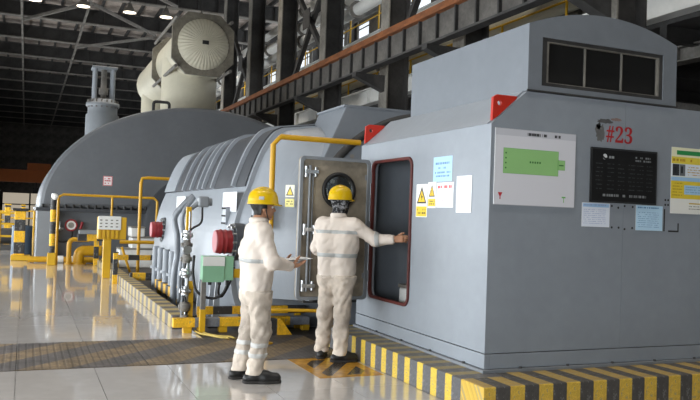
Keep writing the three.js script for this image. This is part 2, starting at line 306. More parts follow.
// ---------------------------------------------------------------- crane way and the steel frame on the right
{
  const t = thing('crane_girder', 'long grey crane girder with rusty orange rail on top', 'girder', [8, 0, 0]);
  mesh('web_plate', box(-0.02, 0.02, 5.36, 5.92, -70, 2), paint('#6d6b69', 0.65, { map: grime }), t);
  mesh('bottom_flange', box(-0.12, 0.12, 5.31, 5.36, -70, 2), M.steelDark, t);
  mesh('top_flange', box(-0.16, 0.16, 5.92, 5.98, -70, 2), M.rustRail, t);
  mesh('crane_rail', [box(-0.1, 0.1, 5.98, 6.02, -70, 2), box(-0.05, 0.05, 6.02, 6.14, -70, 2)], M.rustRail, t);
  const g = prep(box(-0.09, -0.02, 5.36, 5.92, -0.025, 0.025)); metreUV(g);
  for (let z = -1; z > -62; z -= 0.78) { const m = new THREE.Mesh(g, M.steelDark); m.name = 'stiffener'; m.position.z = z; m.castShadow = m.receiveShadow = true; t.add(m); }
  let k = -1; const CZ = [-9.9, -14.6, -18.46, -23.2, -27.9, -32.3, -37, -41.7, -46.4, -51.1, -55.8, -60.5, -65.2];
  for (const z of CZ) {
    k++;
    const c = thing('steel_column', `tall steel column behind the crane girder, ${ORD[k]} from the near end`, 'column', [9, 0, z], 0, 'crane way columns');
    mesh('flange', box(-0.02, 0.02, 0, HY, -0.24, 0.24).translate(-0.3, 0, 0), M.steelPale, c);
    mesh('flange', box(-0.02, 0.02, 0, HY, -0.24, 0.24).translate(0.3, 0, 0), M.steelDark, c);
    mesh('web', box(-0.28, 0.28, 0, HY, -0.02, 0.02), M.steelDark, c);
    mesh('bracket', [slab([[0, 0], [-0.85, 0.33], [-0.85, 0.43], [0, 0.43]], 0.24).translate(-0.32, 4.88, -0.12)], M.steelDark, c);
    const c2 = thing('rear_column', `dark steel column before the right hand wall, ${ORD[k]} from the near end`, 'column', [13.5, 0, z], 0, 'rear row columns');
    mesh('flange', [box(-0.27, -0.23, 0, HY, -0.2, 0.2), box(0.23, 0.27, 0, HY, -0.2, 0.2)], M.steelMid, c2); mesh('web', box(-0.23, 0.23, 0, HY, -0.02, 0.02), M.steelDark, c2);
  }
  const zc = (i) => CZ[i];
  for (const [i, [a, b, y0, y1]] of [[3, 4, 6.6, 10.4], [5, 6, 6.6, 10.4], [7, 8, 6.6, 10.4], [1, 2, 6.6, 10.4]].entries()) {
    const x = thing('cross_brace', `crossed steel brace between two crane way columns, ${ORD[i]} of four`, 'brace', [9.02, 0, 0], 0, 'cross braces');
    mesh('diagonal', beam([0, y0, zc(a) - 0.3], [0, y1, zc(b) + 0.3], 0.16, 0.16), M.steelDark, x); mesh('diagonal', beam([0.17, y1, zc(a) - 0.3], [0.17, y0, zc(b) + 0.3], 0.16, 0.16), M.steelDark, x); mesh('gusset', box(-0.1, -0.08, (y0 + y1) / 2 - 0.35, (y0 + y1) / 2 + 0.35, (zc(a) + zc(b)) / 2 - 0.35, (zc(a) + zc(b)) / 2 + 0.35), M.steelDark, x);
  }
  // platform beams, walkways and ducts of the side bay
  const rows = [[10.2, 5.2, 0.5, 'white', 'white platform edge beam behind the grey generator'], [10.4, 7.3, 0.3, 'white', 'white platform beam just above the crane rail'], [11.6, 9.2, 0.5, 'steelMid', 'upper walkway beam of the side bay'], [12.8, 6.6, 0.4, 'steelMid', 'inner walkway beam of the side bay'], [11.2, 4.6, 0.3, 'steelMid', 'lower walkway beam of the side bay']];
  for (const [x, y, h, m, lb] of rows) {
    const b = thing('platform_beam', lb, 'beam', [x, y, 0]);
    mesh('web', box(-0.02, 0.02, 0, h, -75, 3), M[m], b); mesh('flange', [box(-0.15, 0.15, h - 0.03, h, -75, 3), box(-0.15, 0.15, 0, 0.03, -75, 3)], M[m], b);
    const g2 = prep(box(-0.14, 0.14, 0, h, -0.02, 0.02)); metreUV(g2); for (let z = -6; z > -60; z -= 2.37) { const q = new THREE.Mesh(g2, M[m]); q.name = 'stiffener'; q.position.z = z; b.add(q); }
  }
  for (const [i, y] of [5.15, 7.6].entries()) { const d = thing('platform_deck', `dark platform deck of the side bay, ${ORD[i]} level up`, 'platform', [0, y, 0]); mesh('deck', box(10.4, i ? 12.6 : HX1 - 0.1, -0.02, 0.1, -75, 3), M.steelDark, d); const r = []; for (let z = -6; z > -60; z -= 2.4) r.push(rod([10.5, 0.1, z], [10.5, 1.15, z], 0.03, 0.03, 6)); mesh('railing', [...r, rod([10.5, 1.15, -60], [10.5, 1.15, 0], 0.03, 0.03, 6), rod([10.5, 0.65, -60], [10.5, 0.65, 0], 0.025, 0.025, 6)], M.yellow, d); const j = []; for (let z = -8; z > -72; z -= 2.37) j.push(box(10.4, i ? 12.6 : HX1 - 0.1, -0.3, -0.02, z - 0.08, z + 0.08)); mesh('joists', j, M.steelDark, d); }
  for (const [i, [x, y, r, m]] of [[9.75, 8.3, 0.2, 'white'], [10.9, 6.5, 0.28, 'cream'], [11.6, 10.2, 0.25, 'white'], [12.2, 6.15, 0.35, 'creamRing'], [9.75, 9.5, 0.16, 'white']].entries()) {
    const p = thing('process_pipe', ['white pipe running along the columns above the crane rail', 'cream insulated pipe over the lower platform', 'white pipe high under the side bay roof', 'thick lagged pipe deep in the side bay', 'thinner white pipe high on the columns'][i], 'pipe', [x, y, 0]);
    mesh('pipe_run', rod([0, 0, -65], [0, 0, -4], r), M[m], p); for (let z = -7; z > -60; z -= 5.3) mesh('flange', rod([0, 0, z], [0, 0, z + 0.1], r * 1.45), M.steelMid, p);
  }
  // vertical risers and valves seen over the grey enclosure
  const risers = [[9.7, -8.2, 0.14, 'creamRing'], [9.6, -10.6, 0.1, 'brass'], [9.68, -11.3, 0.2, 'cream'], [9.6, -12.6, 0.12, 'creamRing'], [9.65, -15.1, 0.2, 'cream'], [9.6, -16.1, 0.14, 'brass'], [9.65, -17.4, 0.2, 'creamRing']];
  for (const [i, [x, z, r, m]] of risers.entries()) { const p = thing('riser_pipe', `upright pipe between crane girder and platform, ${ORD[i]} from the near end`, 'pipe', [x, 0, z], 0, 'riser pipes'); mesh('pipe_run', rod([0, 0, 0], [0, 4.4, 0], r), M[m], p); mesh('elbow', tube([[0, 4.3, 0], [0, 4.4 + r * 3, 0], [0, 4.4 + r * 3, 0.5]], r, 0.3), M[m], p); for (const y of [2.7, 3.7]) mesh('flange', rod([0, y, 0], [0, y + 0.1, 0], r * 1.4), M.steelMid, p); }
  for (const [i, [x, z]] of [[9.6, -7.2], [9.6, -5.6]].entries()) { const c = thing('control_cabinet', ['grey control cabinet behind the enclosure on its right', 'pale control cabinet at the right edge behind the enclosure'][i], 'cabinet', [x, 0, z]); mesh('body', rbox(-0.4, 0.4, 0, 3.05, -0.7, 0.7, 0.02), M.paintGrey, c); for (const s of [-1, 1]) mesh('door', rbox(-0.43, -0.4, 0.1, 2.95, s > 0 ? 0.02 : -0.66, s > 0 ? 0.66 : -0.02, 0.01), M.paintLight2, c); }
}

// ---------------------------------------------------------------- kerb and grey enclosure
const font = await new FontLoader().loadAsync('fonts/droid/droid_serif_bold.typeface.json');
const EX0 = 3.59, EX1 = 6.6, EZ0 = -5.45, EZ1 = -8.15, KY = 0.235;
{
  const k = thing('kerb', 'low yellow and grey striped plinth under the enclosure', 'kerb', [3.265, 0, -4.95]);
  mesh('side_kerb', rbox(0, 0.42, 0, KY, -3.35, -0.331, 0.008), S.kerb, k, { along: 'z' });
  mesh('front_kerb', [rbox(0, 4.2, 0, KY, -0.33, 0, 0.008), rbox(0.421, 4.2, 0, KY, -0.6, -0.3305, 0.002)], S.kerbFront, k, { along: 'x' });
  mesh('kerb_top', box(0.012, 0.285, KY, KY + 0.0015, -3.34, -0.331), stripe(0.246, 0.42, [150, 134, 88], [98, 95, 92], 43, 0.36), k, { along: 'z', label: 'dull trodden top with faded stripes' });
  mesh('kerb_top', [box(0.012, 4.19, KY, KY + 0.0015, -0.33, -0.012), box(0.421, 4.19, KY, KY + 0.0015, -0.46, -0.3305)], stripe(0.27, 0.5, [168, 140, 74], [76, 72, 67], 45, 0.1), k, { along: 'x', label: 'dull trodden top with faded stripes' });
  mesh('plinth_core', box(0.42, 4.2, 0, KY - 0.006, -3.3, -0.6), M.concrete, k);
}
function signTex(w, h, draw) { const t = canvasTex(w, h, draw); t.wrapS = t.wrapT = THREE.ClampToEdgeWrapping; return t; }
// a thin sheet with its print on the front; the group stands at the sheet's lower middle
function sheet(name, label, cat, w, h, t, tex, pos, rotY, parentMat = M.paper, tilt = 0) {
  const g = new THREE.Group(); g.name = numbered(name); g.position.set(...pos); g.rotation.y = rotY; g.rotation.z = 0; scene.add(g); tag(g, label, cat);
  const inner = new THREE.Group(); 
  const b = mesh('backing', box(-w / 2, w / 2, 0, h, 0, t), parentMat, g);
  const f = prep(new THREE.PlaneGeometry(w * 0.998, h * 0.998).translate(0, h / 2, t + 0.0006));
  const m = mesh('print', f, new THREE.MeshStandardMaterial({ map: tex, roughness: 0.5 }), g, { keepUV: true });
  if (tilt) { b.rotation.z = tilt; m.rotation.z = tilt; }
  return g;
}
const marks = (x, x0, y0, w, rows, dy, hgt, col, sd = 1) => { // rows of small illegible print
  x.fillStyle = col; for (let r = 0; r < rows; r++) { let p = x0; let i = 0; while (p < x0 + w) { const l = 2 + hash2(r, i, sd) * hgt * 1.3; if (hash2(r, i + 50, sd) > 0.18) x.fillRect(p, y0 + r * dy, Math.min(l, x0 + w - p), hgt); p += l + 1 + hash2(i, r, sd + 4) * hgt * 0.6; i++; } }
};
{
  const e = thing('machine_enclosure', 'large grey sheet metal enclosure with a doorway and number 23', 'enclosure', [0, 0, 0]);
  // left wall with the doorway (outline drawn in z, y)
  const D = { z0: -7.80, z1: -6.86, y0: 0.63, y1: 2.12 };
  const sh = new THREE.Shape([[-EZ0 + 0.0505, KY + 0.16], [-EZ1, KY + 0.16], [-EZ1, 2.335], [-EZ0 + 0.0505, 2.335]].map(([a, b]) => new THREE.Vector2(a, b)));
  const wl = slab(sh, 0.05, [roundRect(-D.z1, -D.z0, D.y0, D.y1, 0.09)]); // x = -z
  wl.applyMatrix4(new THREE.Matrix4().makeBasis(V(0, 0, -1), V(0, 1, 0), V(1, 0, 0))).translate(EX0, 0, 0);
  mesh('side_panel', wl, M.paintLight, e);
  mesh('skirting', [rbox(EX0 - 0.004, EX0 + 0.05, KY + 0.03, KY + 0.152, EZ1, EZ0 + 0.004, 0.003), rbox(EX0 + 0.051, EX1, KY + 0.03, KY + 0.152, EZ0 - 0.05, EZ0 + 0.004, 0.003)], M.paintLight, e);
  mesh('base_angle', [rbox(EX0 - 0.035, EX0 + 0.05, KY, KY + 0.026, EZ1, EZ0 + 0.035, 0.003), rbox(EX0 + 0.051, EX1, KY, KY + 0.026, EZ0 - 0.05, EZ0 + 0.035, 0.003)], M.paintGrey, e);
  const bolt = prep(new THREE.CylinderGeometry(0.013, 0.013, 0.016, 6)); metreUV(bolt);
  for (let i = 0; i < 9; i++) { const m = new THREE.Mesh(bolt, M.steelDark); m.name = 'bolt'; if (i < 4) m.position.set(EX0 - 0.018, KY + 0.033, EZ0 - 0.3 - i * 0.6); else m.position.set(EX0 + 0.35 + (i - 4) * 0.5, KY + 0.033, EZ0 + 0.02); e.add(m); }
  // front wall in two panels with a fine joint, gable ends in the roof slope
  const jx = 5.04;
  mesh('front_panel', slab([[EX0, KY + 0.16], [jx - 0.0015, KY + 0.16], [jx - 0.0015, 2.64], [EX0 + 0.35, 2.64], [EX0, 2.335]], 0.05).translate(0, 0, EZ0 - 0.05), M.paintLight, e);
  mesh('front_panel', slab([[jx + 0.0015, KY + 0.16], [EX1, KY + 0.16], [EX1, 2.335], [EX1 - 0.35, 2.64], [jx + 0.0015, 2.64]], 0.05).translate(0, 0, EZ0 - 0.05), M.paintLight, e);
  mesh('rear_panel', slab([[EX0 + 0.05, KY + 0.03], [EX1, KY + 0.03], [EX1, 2.335], [EX1 - 0.35, 2.64], [EX0 + 0.35, 2.64], [EX0 + 0.05, 2.36]], 0.05).translate(0, 0, EZ1), M.paintLight, e);
  mesh('far_side_panel', box(EX1 - 0.05, EX1, KY + 0.16, 2.335, EZ1 + 0.05, EZ0 - 0.05), M.paintLight, e);
  const rs = slab([[EX0 - 0.012, 2.335], [EX0 + 0.338, 2.645], [EX1 - 0.338, 2.645], [EX1 + 0.012, 2.335], [EX1 - 0.03, 2.335], [EX1 - 0.36, 2.61], [EX0 + 0.36, 2.61], [EX0 + 0.03, 2.335]], EZ0 - 0.0505 - EZ1 - 0.051).translate(0, 0, EZ1 + 0.0505);
  mesh('roof_panel', rs, M.paintLight, e);
  mesh('interior_floor', box(EX0 + 0.05, EX1 - 0.05, KY + 0.02, KY + 0.16, EZ1 + 0.05, EZ0 - 0.05), M.steelDark, e);
  mesh('partition', box(4.35, 4.4, KY + 0.16, 2.6, EZ1 + 0.06, EZ0 - 0.06), M.paintDark, e);
  mesh('inner_post', [box(3.98, 4.06, KY + 0.16, 2.55, -7.63, -7.55)], M.black, e);
  // red door frame of rubber-edged steel
  const fr = slab(asShape(roundRect(-D.z1 - 0.02, -D.z0 + 0.02, D.y0 - 0.02, D.y1 + 0.02, 0.105)), 0.03, [roundRect(-D.z1 + 0.012, -D.z0 - 0.012, D.y0 + 0.012, D.y1 - 0.012, 0.08)], 0.006);
  fr.applyMatrix4(new THREE.Matrix4().makeBasis(V(0, 0, -1), V(0, 1, 0), V(1, 0, 0))).translate(EX0 - 0.014, 0, 0);
  mesh('door_frame', fr, M.redFrame, e);
  // open door, hinged on the far edge and swung square to the wall
  const dz = -7.86, dx0 = 2.72, dx1 = 3.555, dy0 = 0.585, dy1 = 2.15;
  const door = mesh('door', slab(asShape(roundRect(dx0, dx1, dy0, dy1, 0.05)), 0.035, [new THREE.Path().absarc(3.185, 1.79, 0.165, 0, Math.PI * 2)], 0.003).translate(0, 0, dz), M.doorInside, e, { label: 'open door with a round porthole, its beige inner side showing' });
  mesh('door_rim', [slab(asShape(roundRect(dx0, dx1, dy0, dy1, 0.05)), 0.03, [roundRect(dx0 + 0.035, dx1 - 0.035, dy0 + 0.035, dy1 - 0.035, 0.035)]).translate(0, 0, dz + 0.035)], M.paintGrey, door);
  const ring = new THREE.TorusGeometry(0.178, 0.025, 10, 40).translate(3.185, 1.79, dz + 0.04);
  mesh('porthole_ring', ring, M.rubber, door);
  mesh('porthole_glass', new THREE.CylinderGeometry(0.17, 0.17, 0.008, 32).rotateX(Math.PI / 2).translate(3.185, 1.79, dz + 0.018), M.glass, door);
  mesh('locking_bar', [rod([2.83, 0.68, dz + 0.07], [2.83, 2.05, dz + 0.07], 0.014), rod([2.87, 0.7, dz + 0.06], [2.87, 2.0, dz + 0.06], 0.008)], M.paintGrey, door);
  for (const y of [0.74, 1.35, 1.98]) mesh('latch', [rbox(2.77, 2.93, y - 0.02, y + 0.02, dz + 0.035, dz + 0.085, 0.006), rod([2.79, y - 0.06, dz + 0.06], [2.79, y + 0.06, dz + 0.06], 0.022), rod([2.9, y - 0.05, dz + 0.06], [2.9, y + 0.05, dz + 0.06], 0.02)], M.chrome, door);
  for (const y of [0.85, 1.4, 1.95]) mesh('hinge', [rod([3.565, y - 0.06, dz + 0.05], [3.565, y + 0.06, dz + 0.05], 0.016), box(3.5, 3.6, y - 0.03, y + 0.03, dz + 0.036, dz + 0.044)], M.paintGrey, e);
  // lifting lugs
  const lug = (z) => slab([[EX0 + 0.005, 2.36], [EX0 + 0.01, 2.56], [EX0 + 0.05, 2.585], [EX0 + 0.25, 2.585], [EX0 + 0.24, 2.56], [EX0 + 0.06, 2.40]], 0.03, [new THREE.Path().absarc(EX0 + 0.075, 2.515, 0.022, 0, Math.PI * 2)], 0.002).translate(0, 0, z);
  mesh('lifting_lug', lug(EZ0 - 0.03), M.redLug, e, { label: 'red steel lifting lug' }); mesh('lifting_lug', lug(EZ1 + 0.05), M.redLug, e, { label: 'red steel lifting lug' });
  // stencilled number
  const tg = new TextGeometry('#23', { font, size: 0.15, depth: 0.0012, curveSegments: 8 }); tg.computeBoundingBox(); tg.scale(0.92, 1, 1);
  mesh('stencil_number', tg.translate(4.81, 2.265, EZ0 + 0.0002).applyMatrix4(new THREE.Matrix4().makeRotationZ(0)), paint('#b01f24', 0.6), e, { label: 'red stencilled number 23' });
  // worn smears of old paint left of the number
  const smear = (cx, cy, w, h, css, sd) => { const s = new THREE.Shape(); for (let i = 0; i < 26; i++) { const a = i / 26 * Math.PI * 2, r = 0.7 + 0.5 * hash2(i, sd, 9); const X = cx + Math.cos(a) * w * r, Y = cy + Math.sin(a) * h * r; if (i) s.lineTo(X, Y); else s.moveTo(X, Y); } return mesh('old_paint_smear', new THREE.ExtrudeGeometry(s, { depth: 0.0006, bevelEnabled: false }).translate(0, 0, EZ0 + 0.0001), paint(css, 0.7, { map: grime }), e); };
  smear(4.745, 2.345, 0.05, 0.085, '#6f7072', 1); smear(4.80, 2.452, 0.09, 0.022, '#5d5e60', 2); smear(4.73, 2.40, 0.025, 0.03, '#4d4e50', 3); smear(4.93, 2.475, 0.06, 0.014, '#98827f', 4);
  // rows of old glue dots and tape marks by the papers
  for (const [x, y] of [[4.905, 1.685], [4.98, 1.672], [5.055, 1.69], [5.15, 1.685], [4.91, 1.49], [4.99, 1.49], [5.06, 1.478], [5.15, 1.49], [5.545, 1.765], [5.58, 1.765], [5.545, 1.72], [5.58, 1.72]]) mesh('glue_mark', new THREE.CylinderGeometry(0.011, 0.011, 0.0014, 7).rotateX(Math.PI / 2).translate(x, y, EZ0 + 0.0003), M.black, e);
  mesh('tape_mark', [box(5.53, 5.545, 1.47, 1.68, EZ0 - 0.0002, EZ0 + 0.0008), box(5.59, 5.72, 1.465, 1.48, EZ0 - 0.0002, EZ0 + 0.0008), box(5.705, 5.72, 1.48, 1.55, EZ0 - 0.0002, EZ0 + 0.0008)], M.black, e);
}
{ // ventilation box on top, arched roof and a three-paned opening
  const v = thing('ventilation_housing', 'grey arched ventilation housing with three dark panes on the enclosure roof', 'housing', [0, 0, 0]);
  const x0 = 3.945, x1 = 5.645, y0 = 2.647, ys = 3.235, rise = 0.165, c = (x0 + x1) / 2;
  const top = []; for (let i = 0; i <= 24; i++) { const t = 1 - i / 24 * 2; top.push([c + t * (x1 - x0) / 2, ys + rise * (1 - t * t)]); }
  const out = [[x0, y0], [x1, y0], ...top];
  const W = [[4.09, 2.705], [5.48, 2.705], [5.48, 3.13], [4.09, 3.13]];
  mesh('housing_front', slab(out, 0.07, [W]).translate(0, 0, EZ0 - 0.07), M.paintBox, v);
  mesh('housing_body', slab(out, 2.1).translate(0, 0, -7.621), M.paintBox, v);
  const bz = EZ0 - 0.06;
  mesh('window_frame', slab(W, 0.055, [[[4.145, 2.735], [5.44, 2.735], [5.44, 3.1], [4.145, 3.1]]]).translate(0, 0, bz - 0.005).scale(1, 1, 1), M.steelDark, v);
  mesh('inner_frame', [slab([[4.15, 2.725], [5.445, 2.725], [5.445, 3.11], [4.15, 3.11]], 0.03, [[[4.17, 2.742], [5.425, 2.742], [5.425, 3.092], [4.17, 3.092]]]).translate(0, 0, bz + 0.016)], M.steelPale, v);
  const px = [4.165, 4.585, 4.59, 5.005, 5.012, 5.43];
  for (let i = 0; i < 3; i++) mesh('pane', box(px[i * 2] + 0.004, px[i * 2 + 1] - 0.004, 2.74, 3.095, bz - 0.004, bz + 0.006), M.voidGlass, v);
  for (const x of [4.587, 5.009]) mesh('mullion', box(x - 0.0045, x + 0.0045, 2.735, 3.1, bz + 0.007, bz + 0.03), M.steelPale, v);
  mesh('base_flashing', [box(x0 - 0.01, x1 + 0.01, y0 - 0.001, y0 + 0.012, EZ0 + 0.0005, EZ0 + 0.01)], M.steelDark, v);
}
{ // signs and papers on the enclosure
  const fz = EZ0 + 0.001;
  sheet('layout_board', 'white layout board with a green plan on the enclosure front', 'board', 0.845, 0.65, 0.008, signTex(1024, 788, (x, w, h) => {
    x.fillStyle = '#d9d9df'; x.fillRect(0, 0, w, h); x.fillStyle = '#c6c7ce'; x.fillRect(0, 0, w, h * 0.09); x.strokeStyle = '#b9bac0'; x.lineWidth = 4; x.strokeRect(2, 2, w - 4, h - 4);
    marks(x, w * 0.38, h * 0.035, w * 0.42, 1, 10, 30, '#3c3c40', 5);
    x.fillStyle = '#93c47e'; x.fillRect(w * 0.1, h * 0.255, w * 0.68, h * 0.33); x.fillRect(w * 0.775, h * 0.37, w * 0.09, h * 0.13); x.strokeStyle = '#4f9a3e'; x.lineWidth = 3; x.strokeRect(w * 0.1, h * 0.255, w * 0.68, h * 0.33); x.strokeRect(w * 0.775, h * 0.37, w * 0.09, h * 0.13);
    x.fillStyle = '#2f6b2a'; for (let i = 0; i < 4; i++) { x.beginPath(); x.arc(w * 0.13, h * (0.32 + i * 0.065), 9, 0, 7); x.fill(); } for (let i = 0; i < 5; i++) x.fillRect(w * (0.42 + i * 0.03), h * 0.41, 18, 20); x.fillRect(w * 0.79, h * 0.43, 60, 12);
    x.fillStyle = '#b3262c'; x.beginPath(); x.moveTo(w * 0.045, h * 0.84); x.lineTo(w * 0.1, h * 0.84); x.lineTo(w * 0.08, h * 0.89); x.lineTo(w * 0.065, h * 0.89); x.fill(); x.fillRect(w * 0.067, h * 0.87, 12, h * 0.06);
    x.fillStyle = '#5fae4a'; x.fillRect(w * 0.835, h * 0.86, w * 0.05, 14); x.fillRect(w * 0.857, h * 0.87, 8, h * 0.07);
  }), [4.05, 1.652, fz], 0);
  sheet('name_plate', 'black metal name plate with fine engraved lettering', 'plate', 0.775, 0.495, 0.014, signTex(1024, 654, (x, w, h) => {
    x.fillStyle = '#0e0f11'; x.fillRect(0, 0, w, h); x.strokeStyle = '#3e4043'; x.lineWidth = 6; x.strokeRect(14, 14, w - 28, h - 28);
    x.fillStyle = '#c9cbcc'; x.beginPath(); x.arc(w * 0.2, h * 0.16, 34, 0, 7); x.fill(); x.fillStyle = '#0e0f11'; x.beginPath(); x.moveTo(w * 0.17, h * 0.13); x.quadraticCurveTo(w * 0.2, h * 0.2, w * 0.235, h * 0.17); x.lineTo(w * 0.235, h * 0.2); x.quadraticCurveTo(w * 0.2, h * 0.23, w * 0.165, h * 0.17); x.fill();
    marks(x, w * 0.26, h * 0.14, w * 0.17, 1, 10, 30, '#8d9092', 3); marks(x, w * 0.66, h * 0.12, w * 0.25, 2, 38, 22, '#7d8082', 6);
    for (const [a, s] of [[0.07, 11], [0.24, 12], [0.4, 13], [0.56, 14], [0.69, 15], [0.84, 16]]) marks(x, w * a, h * 0.28, w * 0.1, 7, 50, 11, '#45484a', s);
    marks(x, w * 0.18, h * 0.84, w * 0.66, 1, 10, 30, '#7c7e80', 8);
  }), [5.03, 1.712, fz], 0, M.black);
  const form = (hd, bg, ln, sd) => signTex(256, 256, (x, w, h) => { x.fillStyle = bg; x.fillRect(0, 0, w, h); x.fillStyle = hd; x.fillRect(8, 8, w - 16, h * 0.14); marks(x, 16, h * 0.06, w * 0.8, 1, 10, 14, ln, sd); marks(x, 16, h * 0.27, w * 0.8, 8, 21, 6, ln, sd + 1); });
  sheet('form_sheet', 'white form with a blue heading taped below the name plate', 'paper', 0.315, 0.215, 0.002, form('#9fc4e6', '#dfe6f2', '#9aa9cf', 22), [4.722, 1.49, fz], 0);
  sheet('form_sheet', 'pale blue form right of the white one below the plate', 'paper', 0.325, 0.232, 0.002, form('#b9d9f0', '#bcdcf2', '#5f8fb8', 32), [5.35, 1.472, fz], 0);
  sheet('notice_poster', 'yellow, white and green safety poster at the right edge', 'poster', 0.48, 0.63, 0.003, signTex(512, 672, (x, w, h) => {
    x.fillStyle = '#e8e6c4'; x.fillRect(0, 0, w, h); x.fillStyle = '#2f8f4d'; x.fillRect(70, 30, w - 70, 44); x.fillStyle = '#e4cf4a'; x.fillRect(0, 95, w, 70); marks(x, 20, 115, 260, 1, 10, 26, '#b98f2a', 4); x.fillStyle = '#d9e2ea'; x.fillRect(0, 165, w, 130); x.fillStyle = '#33363a'; x.fillRect(18, 170, 90, 118); x.fillStyle = '#6a6f72'; x.fillRect(112, 170, 76, 118); x.fillStyle = '#20242a'; x.fillRect(40, 200, 30, 60); x.fillRect(130, 190, 28, 70);
    x.fillStyle = '#9cc4e6'; x.fillRect(0, 300, w, 40); x.fillStyle = '#e2c83e'; x.fillRect(0, 340, w, 180); x.fillStyle = '#a9d0ec'; x.fillRect(180, 380, w - 180, 95); marks(x, 24, 360, 130, 5, 30, 10, '#b4952a', 41); marks(x, 200, 395, 260, 3, 26, 8, '#6f94b8', 42); marks(x, 220, 190, 270, 4, 26, 10, '#b98f2a', 43); x.fillStyle = '#e9e9e2'; x.fillRect(0, 520, w, 152); x.fillStyle = '#c8a83a'; x.fillRect(250, 560, w - 270, 12); marks(x, 250, 590, 230, 2, 26, 10, '#8a8a80', 44);
  }), [5.845, 1.643, fz], 0);
  // left wall papers face -x
  const lx = EX0 - 0.0012, L = -Math.PI / 2;
  sheet('blue_notice', 'pale blue printed notice above the warning labels', 'notice', 0.35, 0.235, 0.0015, signTex(256, 180, (x, w, h) => { x.fillStyle = '#a8cfea'; x.fillRect(0, 0, w, h); marks(x, 30, 40, 200, 1, 10, 16, '#5d86b4', 51); marks(x, 70, 75, 100, 1, 10, 14, '#5d86b4', 52); marks(x, 24, 108, 210, 2, 26, 13, '#5d86b4', 53); }), [lx, 1.865, -6.245], L);
  sheet('warning_label', 'larger yellow triangle warning label with a yellow caption', 'label', 0.225, 0.325, 0.0015, signTex(200, 290, (x, w, h) => { x.fillStyle = '#f0efe9'; x.fillRect(0, 0, w, h); x.fillStyle = '#222'; x.beginPath(); x.moveTo(w / 2, 20); x.lineTo(w - 12, 170); x.lineTo(12, 170); x.fill(); x.fillStyle = '#e8c21a'; x.beginPath(); x.moveTo(w / 2, 52); x.lineTo(w - 36, 156); x.lineTo(36, 156); x.fill(); x.fillStyle = '#222'; x.beginPath(); x.moveTo(104, 78); x.lineTo(84, 118); x.lineTo(100, 118); x.lineTo(92, 150); x.lineTo(122, 106); x.lineTo(104, 106); x.fill(); x.fillStyle = '#e6c52c'; x.fillRect(6, 196, w - 12, 88); marks(x, 26, 215, 150, 2, 30, 18, '#6b5a12', 61); }), [lx, 1.525, -6.637], L);
  sheet('warning_label', 'smaller yellow warning triangle beside the red headed notice', 'label', 0.155, 0.25, 0.0015, signTex(150, 240, (x, w, h) => { x.fillStyle = '#efeee8'; x.fillRect(0, 0, w, h); x.fillStyle = '#2a2a22'; x.beginPath(); x.moveTo(w / 2, 22); x.lineTo(w - 18, 136); x.lineTo(18, 136); x.fill(); x.fillStyle = '#e8c21a'; x.beginPath(); x.moveTo(w / 2, 44); x.lineTo(w - 34, 126); x.lineTo(34, 126); x.fill(); x.fillStyle = '#2a2a22'; x.fillRect(70, 74, 9, 30); x.fillRect(70, 110, 9, 8); x.fillStyle = '#e6c52c'; x.fillRect(8, 154, w - 16, 70); marks(x, 20, 172, 110, 2, 24, 12, '#6b5a12', 64); }), [lx, 1.615, -6.435], L);
  sheet('red_headed_notice', 'white notice with red heading between label and blank sheet', 'notice', 0.31, 0.235, 0.0015, signTex(256, 190, (x, w, h) => { x.fillStyle = '#eeeef0'; x.fillRect(0, 0, w, h); marks(x, 20, 22, 210, 1, 10, 22, '#cf4a4a', 71); marks(x, 24, 66, 90, 4, 22, 8, '#b9a9b4', 72); marks(x, 140, 66, 90, 4, 22, 8, '#b9a9b4', 73); x.fillStyle = '#d98a8a'; x.fillRect(20, 160, 200, 6); }), [lx, 1.62, -6.19], L);
  sheet('blank_sheet', 'tall plain white sheet taped nearest the enclosure corner', 'paper', 0.255, 0.33, 0.002, signTex(64, 64, (x, w, h) => { x.fillStyle = '#e9edf2'; x.fillRect(0, 0, w, h); x.fillStyle = '#c9d0d8'; x.fillRect(14, 6, 4, 3); x.fillRect(40, 6, 4, 3); }), [lx - 0.002, 1.575, -5.85], L);
}
{ const b = thing('equipment_box', 'small pale box on the floor inside the doorway', 'box', [3.98, KY + 0.16, -7.28]); mesh('case', rbox(-0.2, 0.2, 0, 0.36, -0.17, 0.17, 0.02), M.white, b); mesh('lid', rbox(-0.21, 0.21, 0.361, 0.4, -0.18, 0.18, 0.01), M.steelPale, b); }

